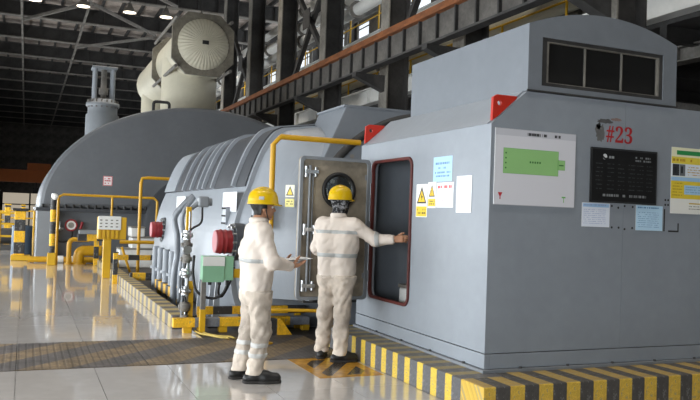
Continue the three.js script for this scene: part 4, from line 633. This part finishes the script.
  // distant left: railings, drums and machinery of the next unit
  for (const [i, [x, z]] of [[-0.75, -27], [-1.2, -34], [-0.2, -40]].entries()) { const q = thing('far_railing', ['yellow railing bay left of the bollard', 'yellow railing bay farther down the aisle', 'small yellow railing deep in the hall'][i], 'railing', [x, 0, z]); for (const k of [0, 0.6, 1.2]) mesh('post', rod([k - 0.6, 0, 0], [k - 0.6, 1.25, 0], 0.05), M.yellow, q); for (const y of [0.5, 0.9, 1.25]) mesh('rail', rod([-0.6, y, 0], [0.6, y, 0], 0.035), M.yellow, q); }
  for (const [i, [x, z]] of [[-0.6, -31], [-0.1, -44]].entries()) { const q = thing('striped_post', ['tall striped post behind the left railing', 'distant striped post in the aisle'][i], 'post', [x, 0, z]); mesh('shaft', rbox(-0.1, 0.1, 0, 1.5, -0.1, 0.1, 0.02), S.post, q, { along: 'y' }); mesh('cap', rbox(-0.12, 0.12, 1.5, 1.56, -0.12, 0.12, 0.01), M.yellow, q); }
  const m = thing('dark_pump', 'dark pump set behind the left railing', 'pump', [-0.5, 0, -28.5]); mesh('base', rbox(-0.6, 0.5, 0, 0.15, -0.4, 0.4, 0.02), M.steelDark, m); mesh('motor', rod([-0.5, 0.45, 0], [0.15, 0.45, 0], 0.27, 0.27, 20), M.steelDark, m); mesh('head', [rod([0.15, 0.45, 0], [0.4, 0.45, 0], 0.16), rod([0.3, 0.45, 0], [0.3, 0.95, 0], 0.09)], M.paintGrey, m);
  const bd = thing('blue_drum', 'blue drum at the turbine corner', 'drum', [-0.06, 0, -24.4]); mesh('barrel', new THREE.LatheGeometry([[0, 0], [0.28, 0], [0.29, 0.02], [0.28, 0.3], [0.295, 0.31], [0.28, 0.33], [0.28, 0.6], [0.295, 0.61], [0.28, 0.63], [0.28, 0.9], [0.27, 0.92], [0, 0.9]].map(([a, b3]) => new THREE.Vector2(a, b3)), 24), M.blue, bd); mesh('bung', rod([0.1, 0.9, 0.05], [0.1, 0.935, 0.05], 0.035), M.black, bd);
  const oc = thing('overhead_crane', 'distant orange travelling crane at the far hall end', 'crane', [0, 0, -95]); const orange = paint('#d9783a', 0.6); mesh('bridge', box(HX0 + 1, 7.8, 4.2, 5.6, -0.5, 0.5), orange, oc); mesh('trolley', box(0, 2.5, 5.6, 6.4, -0.8, 0.8), orange, oc); mesh('hook_block', [rod([1, 3.6, 0], [1, 4.2, 0], 0.08), box(0.7, 1.3, 3.0, 3.6, -0.2, 0.2)], M.steelDark, oc);
}

// ---------------------------------------------------------------- people
const smin = (a, b, k) => { const h = Math.max(k - Math.abs(a - b), 0) / k; return Math.min(a, b) - h * h * k * 0.25; };
function capsule(a, b, ra, rb) { // tapered limb
  const ax = a[0], ay = a[1], az = a[2], dx = b[0] - ax, dy = b[1] - ay, dz = b[2] - az, L = dx * dx + dy * dy + dz * dz || 1e-9;
  return (x, y, z) => { let t = ((x - ax) * dx + (y - ay) * dy + (z - az) * dz) / L; t = t < 0 ? 0 : t > 1 ? 1 : t; return Math.hypot(x - ax - t * dx, y - ay - t * dy, z - az - t * dz) - (ra + (rb - ra) * t); };
}
const ellip = (c, r) => { const m = Math.min(...r); return (x, y, z) => (Math.hypot((x - c[0]) / r[0], (y - c[1]) / r[1], (z - c[2]) / r[2]) - 1) * m; };
const blend = (parts, k) => (x, y, z) => { let d = parts[0](x, y, z); for (let i = 1; i < parts.length; i++) d = smin(d, parts[i](x, y, z), k); return d; };
function skinField(fn, lo, hi, h) { // surface nets
  const n = [0, 1, 2].map((i) => Math.ceil((hi[i] - lo[i]) / h) + 2), [nx, ny, nz] = n, v = new Float32Array(nx * ny * nz), id = new Int32Array(nx * ny * nz).fill(-1), pos = [], idx = [];
  for (let k = 0, q = 0; k < nz; k++) for (let j = 0; j < ny; j++) for (let i = 0; i < nx; i++, q++) v[q] = fn(lo[0] + i * h, lo[1] + j * h, lo[2] + k * h);
  const at = (i, j, k) => i + nx * (j + ny * k), E = [[0, 1], [0, 2], [0, 4], [1, 3], [1, 5], [2, 3], [2, 6], [3, 7], [4, 5], [4, 6], [5, 7], [6, 7]];
  for (let k = 0; k < nz - 1; k++) for (let j = 0; j < ny - 1; j++) for (let i = 0; i < nx - 1; i++) {
    const c = []; let s = 0; for (let m = 0; m < 8; m++) { c[m] = v[at(i + (m & 1), j + (m >> 1 & 1), k + (m >> 2))]; if (c[m] < 0) s++; }
    if (!s || s === 8) continue;
    let x = 0, y = 0, z = 0, w = 0;
    for (const [a, b] of E) if ((c[a] < 0) !== (c[b] < 0)) { const t = c[a] / (c[a] - c[b]); x += (a & 1) + t * ((b & 1) - (a & 1)); y += (a >> 1 & 1) + t * ((b >> 1 & 1) - (a >> 1 & 1)); z += (a >> 2) + t * ((b >> 2) - (a >> 2)); w++; }
    id[at(i, j, k)] = pos.length / 3; pos.push(lo[0] + (i + x / w) * h, lo[1] + (j + y / w) * h, lo[2] + (k + z / w) * h);
  }
  const quad = (a, b, c, d, f) => { if (a < 0 || b < 0 || c < 0 || d < 0) return; f ? idx.push(a, b, c, a, c, d) : idx.push(a, c, b, a, d, c); };
  for (let k = 1; k < nz - 1; k++) for (let j = 1; j < ny - 1; j++) for (let i = 1; i < nx - 1; i++) {
    const s = v[at(i, j, k)] < 0;
    if (s !== v[at(i + 1, j, k)] < 0) quad(id[at(i, j - 1, k - 1)], id[at(i, j, k - 1)], id[at(i, j, k)], id[at(i, j - 1, k)], s);
    if (s !== v[at(i, j + 1, k)] < 0) quad(id[at(i - 1, j, k - 1)], id[at(i - 1, j, k)], id[at(i, j, k)], id[at(i, j, k - 1)], s);
    if (s !== v[at(i, j, k + 1)] < 0) quad(id[at(i - 1, j - 1, k)], id[at(i, j - 1, k)], id[at(i, j, k)], id[at(i - 1, j, k)], s);
  }
  const g = new THREE.BufferGeometry(); g.setAttribute('position', new THREE.Float32BufferAttribute(pos, 3)); g.setIndex(idx); g.computeVertexNormals();
  return g;
}
const n3 = (x, y, z, s) => { // smooth 3d noise for cloth folds
  const f = (a, b, c) => hash2(a * 57 + c * 131, b * 91 + c * 17, s), xi = Math.floor(x), yi = Math.floor(y), zi = Math.floor(z), u = x - xi, v = y - yi, w = z - zi, sm = (t) => t * t * (3 - 2 * t), U = sm(u), Vv = sm(v), W = sm(w), l = (a, b, t) => a + (b - a) * t;
  return l(l(l(f(xi, yi, zi), f(xi + 1, yi, zi), U), l(f(xi, yi + 1, zi), f(xi + 1, yi + 1, zi), U), Vv), l(l(f(xi, yi, zi + 1), f(xi + 1, yi, zi + 1), U), l(f(xi, yi + 1, zi + 1), f(xi + 1, yi + 1, zi + 1), U), Vv), W) - 0.5;
};
const lerp3 = (a, b, t) => [0, 1, 2].map((i) => a[i] + (b[i] - a[i]) * t), add3 = (a, b, k = 1) => [0, 1, 2].map((i) => a[i] + b[i] * k);
const norm3 = (a) => { const l = Math.hypot(...a); return a.map((q) => q / l); }, cross3 = (a, b) => [a[1] * b[2] - a[2] * b[1], a[2] * b[0] - a[0] * b[2], a[0] * b[1] - a[1] * b[0]];
function handField(w, dir, palm, thumbSide, curl) { // wrist, pointing direction, way the palm faces, thumb direction sign, finger bend in radians per joint
  const d = norm3(dir), p = norm3(add3(palm, d, -(palm[0] * d[0] + palm[1] * d[1] + palm[2] * d[2]))), s = cross3(d, p).map((q) => q * thumbSide), parts = [];
  const P = (f, sd, pl) => add3(add3(add3(w, d, f), s, sd), p, pl);
  parts.push(capsule(P(-0.03, 0, 0), P(0.02, 0, 0), 0.026, 0.026)); for (const o of [-0.028, -0.01, 0.01, 0.028]) parts.push(capsule(P(0.015, o * 0.7, 0), P(0.082, o, 0), 0.015, 0.0125));
  const pal = blend(parts, 0.02), fing = [];
  [[0.028, 0.075, 0.0088], [0.0095, 0.083, 0.009], [-0.0095, 0.078, 0.0086], [-0.028, 0.06, 0.0078]].forEach(([o, len, r], i) => {
    let a = P(0.08, o, 0), ang = 0; const seg = [0.45, 0.3, 0.25], ch = [];
    for (const q of seg) { ang += curl[i]; const v = add3(d.map((e) => e * Math.cos(ang)), p, Math.sin(ang)), b = add3(a, v, len * q); ch.push(capsule(a, b, r, r * 0.92)); a = b; }
    fing.push(blend(ch, 0.006));
  });
  let a = P(0.02, 0.024, 0.006), ch = [], ang = 0.75; for (const q of [0.038, 0.03, 0.024]) { const v = add3(add3(d.map((e) => e * Math.cos(ang)), s, Math.sin(ang)), p, curl[4]), b = add3(a, norm3(v), q); ch.push(capsule(a, b, 0.0115, 0.0098)); a = b; ang -= 0.22; }
  fing.push(blend(ch, 0.008));
  return (x, y, z) => { let f = 1; for (const q of fing) f = Math.min(f, q(x, y, z)); return smin(pal(x, y, z), f, 0.008); };
}
function worker(name, label, pos, turn, J, opt) {
  const t = thing(name, label, 'person', pos, turn);
  const { H } = opt, hc = J.head; // head centre
  // --- body: one continuous skin
  const bp = [capsule(J.hipL, J.kneeL, 0.07, 0.052), capsule(J.kneeL, J.ankL, 0.052, 0.035), capsule(J.hipR, J.kneeR, 0.07, 0.052), capsule(J.kneeR, J.ankR, 0.052, 0.035), capsule(J.ankL, J.toeL, 0.03, 0.022), capsule(J.ankR, J.toeR, 0.03, 0.022),
    capsule(J.hipL, J.hipR, 0.085, 0.085), capsule(J.pelvis, J.chest, 0.09, 0.09), capsule(J.chest, J.neck, 0.08, 0.055), capsule(J.shL, J.shR, 0.045, 0.045),
    capsule(J.shL, J.elL, 0.046, 0.038), capsule(J.elL, J.wrL, 0.038, 0.026), capsule(J.shR, J.elR, 0.046, 0.038), capsule(J.elR, J.wrR, 0.038, 0.026), capsule(J.neck, add3(hc, [0, -0.05, 0]), 0.06, 0.055)];
  const lo = [9, 9, 9], hi = [-9, -9, -9]; for (const k in J) for (let i = 0; i < 3; i++) { lo[i] = Math.min(lo[i], J[k][i] - 0.17); hi[i] = Math.max(hi[i], J[k][i] + 0.17); }
  const hd = opt.look || 0, ch = Math.cos(hd), shn = Math.sin(hd), hr = (x, y, z) => { const a = x - hc[0], c = z - hc[2]; return [a * ch - c * shn, y - hc[1], a * shn + c * ch]; };
  const HW = (x, y, z) => add3(hc, [x * ch + z * shn, y, -x * shn + z * ch]);
  const headLocal = blend([ellip([0, 0.035, -0.012], [0.076, 0.088, 0.096]), ellip([0, -0.04, 0.022], [0.056, 0.078, 0.07]), capsule([0, 0.005, 0.082], [0, -0.028, 0.103], 0.009, 0.014), capsule([-0.03, 0.018, 0.068], [0.03, 0.018, 0.068], 0.012, 0.012), capsule([-0.017, -0.06, 0.082], [0.017, -0.06, 0.082], 0.009, 0.009), capsule([-0.012, -0.1, 0.066], [0.012, -0.1, 0.066], 0.016, 0.016), ellip([0.077, -0.012, -0.008], [0.012, 0.032, 0.02]), ellip([-0.077, -0.012, -0.008], [0.012, 0.032, 0.02]), capsule([0, -0.06, -0.02], [0, -0.15, -0.03], 0.055, 0.06)], 0.018);
  const geos = [skinField(blend(bp, 0.05), lo, hi, 0.014), skinField((x, y, z) => headLocal(...hr(x, y, z)), add3(hc, [-0.13, -0.17, -0.13]), add3(hc, [0.13, 0.15, 0.14]), 0.005)];
  for (const hnd of opt.hands) { const tip = add3(hnd.w, norm3(hnd.dir), 0.09); geos.push(skinField(handField(hnd.w, hnd.dir, hnd.palm, hnd.thumb, hnd.curl), tip.map((q) => q - 0.15), tip.map((q) => q + 0.15), 0.0042)); }
  mesh('body', geos, M.skin, t);
  for (const s of [-1, 1]) mesh('eye', new THREE.SphereGeometry(0.012, 12, 8).translate(...HW(s * 0.03, 0.0, 0.078)), M.white, t);
  // --- clothes
  const fold = (a, s, fy) => (x, y, z) => (n3(x * 12, y * fy, z * 12, s) * 0.6 + (0.2 - Math.abs(n3(x * 15 + y * 6, y * fy * 1.6, z * 15 - y * 5, s + 3))) * 1.6 + n3(x * 34, y * 24, z * 34, s + 5) * 0.4) * a;
  const fj = fold(0.0135, 5, 8), ft = fold(0.02, 9, 7);
  const [nx, ny, nz] = J.chest;
  const w2 = J.shL[0] - J.shR[0];
  const wide = (c, dx, r0, c2, dx2, r1) => [capsule(add3(c, J.side, dx), add3(c2, J.side, dx2), r0, r1), capsule(add3(c, J.side, -dx), add3(c2, J.side, -dx2), r0, r1)];
  const hemY = opt.hem, hemC = [J.pelvis[0], hemY, J.pelvis[2]];
  const torso = blend([...wide(hemC, 0.078, 0.122, J.chest, 0.085, 0.132), ...wide(J.chest, 0.085, 0.132, add3(lerp3(J.shL, J.shR, 0.5), [0, -0.03, 0]), 0.11, 0.09), capsule(J.shL, J.shR, 0.074, 0.074), capsule(add3(J.neck, [0, -0.07, 0]), J.neck, 0.085, 0.066)], 0.07);
  const armL = blend([capsule(J.shL, J.elL, 0.074, 0.066), capsule(J.elL, J.wrL, 0.066, 0.05)], 0.04), armR = blend([capsule(J.shR, J.elR, 0.074, 0.066), capsule(J.elR, J.wrR, 0.066, 0.05)], 0.04);
  const cut = (a, b) => { const d = norm3(add3(b, a, -1)); return (x, y, z) => (x - b[0]) * d[0] + (y - b[1]) * d[1] + (z - b[2]) * d[2]; };
  const cutL = cut(J.elL, J.wrL), cutR = cut(J.elR, J.wrR);
  const jac = (x, y, z) => { const al = Math.max(armL(x, y, z), cutL(x, y, z)), ar = Math.max(armR(x, y, z), cutR(x, y, z)); let d = smin(smin(Math.max(torso(x, y, z), hemY - y), al, 0.035), ar, 0.035); return Math.max(d + fj(x, y, z), y - J.neck[1] - 0.03); };
  const jacket = mesh('jacket', skinField(jac, [lo[0], hemY - 0.05, lo[2]], [hi[0], J.neck[1] + 0.08, hi[2]], 0.0105), M.cloth, t);
  // collar
  mesh('collar', new THREE.TorusGeometry(0.068, 0.019, 10, 28).rotateX(Math.PI / 2).scale(1, 1.5, 1.05).translate(J.neck[0], J.neck[1] + 0.012, J.neck[2]), M.cloth, jacket);
  const band = (test, lo2, hi2) => skinField((x, y, z) => Math.max(jac(x, y, z) - 0.004, test(x, y, z)), lo2, hi2, 0.008);
  for (const [y0, y1] of opt.bands) mesh('reflective_band', band((x, y, z) => Math.max(Math.max(y0 - y, y - y1), Math.min(armL(x, y, z) < torso(x, y, z) - 0.01 ? 0.02 : -1, 1), armR(x, y, z) < torso(x, y, z) - 0.01 ? 0.02 : -1), [lo[0], y0 - 0.04, lo[2]], [hi[0], y1 + 0.04, hi[2]]), M.reflective, jacket);
  const armBand = (el, wr, f) => { const c = lerp3(el, wr, f), d = norm3(add3(wr, el, -1)); mesh('sleeve_band', band((x, y, z) => { const q = (x - c[0]) * d[0] + (y - c[1]) * d[1] + (z - c[2]) * d[2]; return Math.max(Math.abs(q) - 0.024, Math.hypot(x - c[0], y - c[1], z - c[2]) - 0.12); }, c.map((q) => q - 0.14), c.map((q) => q + 0.14)), M.reflective, jacket); };
  if (opt.sleeve) for (const [a, b, f] of opt.sleeve) armBand(J[a], J[b], f);
  const leg = (h, k, a) => blend([capsule(h, k, 0.108, 0.083), capsule(k, add3(a, [0, -0.03, 0]), 0.083, 0.074)], 0.05);
  const lL = leg(J.hipL, J.kneeL, J.ankL), lR = leg(J.hipR, J.kneeR, J.ankR), seatF = blend([capsule(J.hipL, J.hipR, 0.118, 0.118), ...wide(add3(J.pelvis, [0, 0.02, 0]), 0.06, 0.105, add3(hemC, [0, 0.05, 0]), 0.07, 0.105)], 0.05);
  const hemL = opt.cuff;
  const tr = (x, y, z) => Math.max(smin(smin(lL(x, y, z), lR(x, y, z), 0.03), seatF(x, y, z), 0.05) + ft(x, y, z) * (y < 0.35 ? 1.25 : 1), hemL - y, y - hemY - 0.04);
  const trousers = mesh('trousers', skinField(tr, [lo[0], 0, lo[2]], [hi[0], hemY + 0.1, hi[2]], 0.0105), M.clothTrouser, t);
  for (const y0 of opt.legBands || []) mesh('reflective_band', skinField((x, y, z) => Math.max(tr(x, y, z) - 0.004, Math.abs(y - y0) - 0.022), [lo[0], y0 - 0.05, lo[2]], [hi[0], y0 + 0.05, hi[2]], 0.008), paint('#c2c1bd', 0.5), trousers);
  // boots
  for (const [a, toe] of [[J.ankL, J.toeL], [J.ankR, J.toeR]]) {
    const d = norm3([toe[0] - a[0], 0, toe[2] - a[2]]), heel = [a[0] - d[0] * 0.055, 0.045, a[2] - d[2] * 0.055], tp = [toe[0], 0.043, toe[2]], mid = lerp3(heel, tp, 0.62), sd = [-d[2], 0, d[0]];
    const bf = blend([capsule(heel, add3(mid, [0, 0.008, 0]), 0.042, 0.05), capsule(mid, tp, 0.05, 0.041), capsule(add3(mid, sd, 0.012), add3(tp, sd, 0.008), 0.042, 0.036), capsule(add3(mid, sd, -0.012), add3(tp, sd, -0.008), 0.042, 0.036), capsule(add3(a, [0, -0.02, 0]), add3(a, [0, 0.05, 0]), 0.046, 0.042), capsule(add3(a, [0, 0.01, 0]), add3(mid, [0, 0.02, 0]), 0.05, 0.045)], 0.03);
    const b0 = [a, toe].reduce((m, q) => m.map((e, i) => Math.min(e, q[i] - 0.13)), [9, 9, 9]), b1 = [a, toe].reduce((m, q) => m.map((e, i) => Math.max(e, q[i] + 0.13)), [-9, -9, -9]);
    b0[1] = -0.03; b1[1] = a[1] + 0.16;
    const boot = mesh('boot', skinField((x, y, z) => Math.max(bf(x, y, z), 0.024 - y, y - a[1] - 0.04), b0, b1, 0.008), M.leather, t);
    mesh('sole', skinField((x, y, z) => Math.max(bf(x, 0.04, z) - 0.004, y - 0.026, -y + 0.001), b0, b1, 0.007), M.sole, boot);
  }
  // helmet
  const h = new THREE.Group(); h.name = 'helmet'; h.position.set(...HW(0, 0.045, -0.004)); h.rotation.set(0, hd, 0); h.userData.label = 'yellow hard hat'; t.add(h);
  const prof = [[0.127, -0.022], [0.13, -0.016], [0.125, -0.008], [0.123, 0.02], [0.119, 0.05], [0.106, 0.085], [0.08, 0.112], [0.045, 0.127], [0, 0.131]].map(([r, y]) => new THREE.Vector2(r, y));
  const dome = new THREE.LatheGeometry(prof, 40).scale(0.9, 1, 1.12);
  mesh('shell', dome, M.helmet, h); mesh('inner_shell', new THREE.LatheGeometry(prof.map((p) => new THREE.Vector2(Math.max(0, p.x - 0.006), p.y - 0.005)), 32).scale(0.9, 1, 1.12), M.black, h);
  const pk = new THREE.Shape(); pk.absellipse(0, 0.09, 0.1, 0.085, 0, Math.PI); pk.lineTo(0.1, 0.09);
  mesh('peak', new THREE.ExtrudeGeometry(pk, { depth: 0.006, bevelEnabled: true, bevelSize: 0.003, bevelThickness: 0.002, bevelSegments: 2, curveSegments: 20 }).rotateX(Math.PI / 2 + 0.12).translate(0, -0.006, 0), M.helmet, h);
  const rid = []; for (const x of [-0.022, 0, 0.022]) { const c = []; for (let i = 0; i <= 14; i++) { const a = Math.PI * (0.12 + 0.76 * i / 14); c.push([x, 0.006 + Math.sin(a) * (0.127 - Math.abs(x) * 0.2), Math.cos(a) * 0.132]); } rid.push(hose(c, 0.007, 28, 6)); } mesh('ridge', rid, M.helmet, h);
  if (opt.badge) mesh('badge', new THREE.CylinderGeometry(0.1225, 0.1265, 0.028, 10, 1, true, opt.badge, 0.34).scale(0.915, 1, 1.135).translate(0, 0.033, 0), paint('#b9bcc0', 0.4), h, { label: 'small grey and white badge on the hat side' });
  mesh('chin_strap', [hose([HW(0.078, 0.02, 0), HW(0.074, -0.06, 0.02), HW(0.03, -0.12, 0.045), HW(-0.03, -0.12, 0.045), HW(-0.074, -0.06, 0.02), HW(-0.078, 0.02, 0)], 0.005, 30, 6)], M.black, t);
  const hairF = (x, y, z) => { const [a, b, c] = hr(x, y, z); return Math.max(headLocal(a, b, c) - 0.01 - n3(a * 60, b * 60, c * 60, 2) * 0.004, opt.wrap ? -0.16 - b : -0.075 - b, opt.wrap ? -1 : c - 0.02 + (b < -0.02 ? 0.05 : 0), b - 0.09); };
  if (opt.wrap) mesh('head_wrap', skinField(hairF, add3(hc, [-0.14, -0.2, -0.14]), add3(hc, [0.14, 0.12, 0.15]), 0.006), opt.wrap, t, { label: 'black and white patterned cloth wrapped around the head' });
  else mesh('hair', skinField(hairF, add3(hc, [-0.14, -0.12, -0.14]), add3(hc, [0.14, 0.12, 0.15]), 0.005), M.hair, t);
  return t;
}
{ // worker with the papers, seen from behind his right side, facing +x
  const J = { head: [0, 1.565, 0.035], neck: [0, 1.43, 0.0], shL: [0.17, 1.345, 0], shR: [-0.17, 1.345, -0.005], chest: [0, 1.16, -0.005], pelvis: [0, 0.86, -0.01], hipL: [0.085, 0.8, -0.01], hipR: [-0.085, 0.8, 0], kneeL: [0.1, 0.44, -0.03], kneeR: [-0.095, 0.45, 0.035], ankL: [0.13, 0.09, -0.1], ankR: [-0.09, 0.09, -0.02], toeL: [0.16, 0.05, 0.08], toeR: [-0.13, 0.05, 0.17], elL: [0.25, 1.08, 0.06], wrL: [0.1, 1.05, 0.27], elR: [-0.25, 1.08, 0.07], wrR: [-0.13, 1.04, 0.27], side: [1, 0, 0] };
  worker('person', 'person in cream coveralls and yellow hard hat reading papers', [1.945, 0, -6.66], Math.PI / 2 - 0.02, J, { H: 1.7, hem: 0.78, cuff: 0.075, bands: [[1.065, 1.105]], legBands: [0.34, 0.25], look: -0.08, badge: -2.0,
    hands: [{ w: J.wrL, dir: [-0.2, 0.02, 1], palm: [-0.2, 1, 0], thumb: -1, curl: [0.25, 0.28, 0.3, 0.35, 0.9] }, { w: J.wrR, dir: [0.15, 0.1, 1], palm: [0.3, 1, 0], thumb: 1, curl: [0.25, 0.28, 0.3, 0.35, 0.9] }] });
  const g = thing('paper_sheets', 'white printed papers held by the worker', 'papers', [2.3, 1.09, -6.68], 0); // lie in his hands
  for (const [i, [dx, r]] of [[0, 0], [0.012, 0.12], [-0.01, -0.08]].entries()) { const s = mesh('sheet', prep(new THREE.BoxGeometry(0.21, 0.0015, 0.297, 6, 1, 8)), M.paper, g); const p = s.geometry.attributes.position; for (let k = 0; k < p.count; k++) p.setY(k, p.getY(k) + i * 0.003 + Math.sin(p.getX(k) * 9 + i) * 0.006 + p.getX(k) * 0.12); s.geometry.computeVertexNormals(); s.rotation.y = r; s.position.set(dx, 0, 0); }
}
{ // worker reaching into the doorway, back turned
  const J = { head: [-0.01, 1.655, 0.02], neck: [0, 1.50, 0], shL: [0.185, 1.415, 0.02], shR: [-0.185, 1.415, -0.01], chest: [0, 1.22, 0], pelvis: [0, 0.92, 0], hipL: [0.09, 0.86, 0.01], hipR: [-0.09, 0.86, -0.01], kneeL: [0.12, 0.47, 0.05], kneeR: [-0.085, 0.47, -0.02], ankL: [0.15, 0.09, 0.02], ankR: [-0.1, 0.09, -0.1], toeL: [0.2, 0.05, 0.19], toeR: [-0.22, 0.05, -0.01], elL: [0.27, 1.16, 0.1], wrL: [0.16, 1.0, 0.27], elR: [-0.4, 1.27, 0.06], wrR: [-0.6, 1.285, 0.07], side: [1, 0, 0] };
  const cloth = new THREE.MeshStandardMaterial({ roughness: 0.9, map: dataTex(128, (u, v) => { const k = fbm(u, v, 12, 3, 99) > 0.54 ? 120 : 26; return [k, k, k + 2]; }, true, [5, 5]) });
  worker('person', 'person in cream coveralls with wrapped head reaching into the doorway', [3.04, 0, -7.45], 2.42, J, { H: 1.78, hem: 0.85, cuff: 0.07, bands: [[1.32, 1.36], [1.075, 1.12]], sleeve: [['elR', 'wrR', 0.12]], look: -0.45, wrap: cloth,
    hands: [{ w: J.wrL, dir: [-0.1, -0.4, 0.8], palm: [-1, 0, 0], thumb: -1, curl: [0.35, 0.38, 0.4, 0.45, 0.3] }, { w: J.wrR, dir: [-1, 0.12, 0.05], palm: [0, -0.4, 1], thumb: 1, curl: [0.12, 0.3, 0.45, 0.5, 0.2] }] });
}
renderer.render(scene, camera);
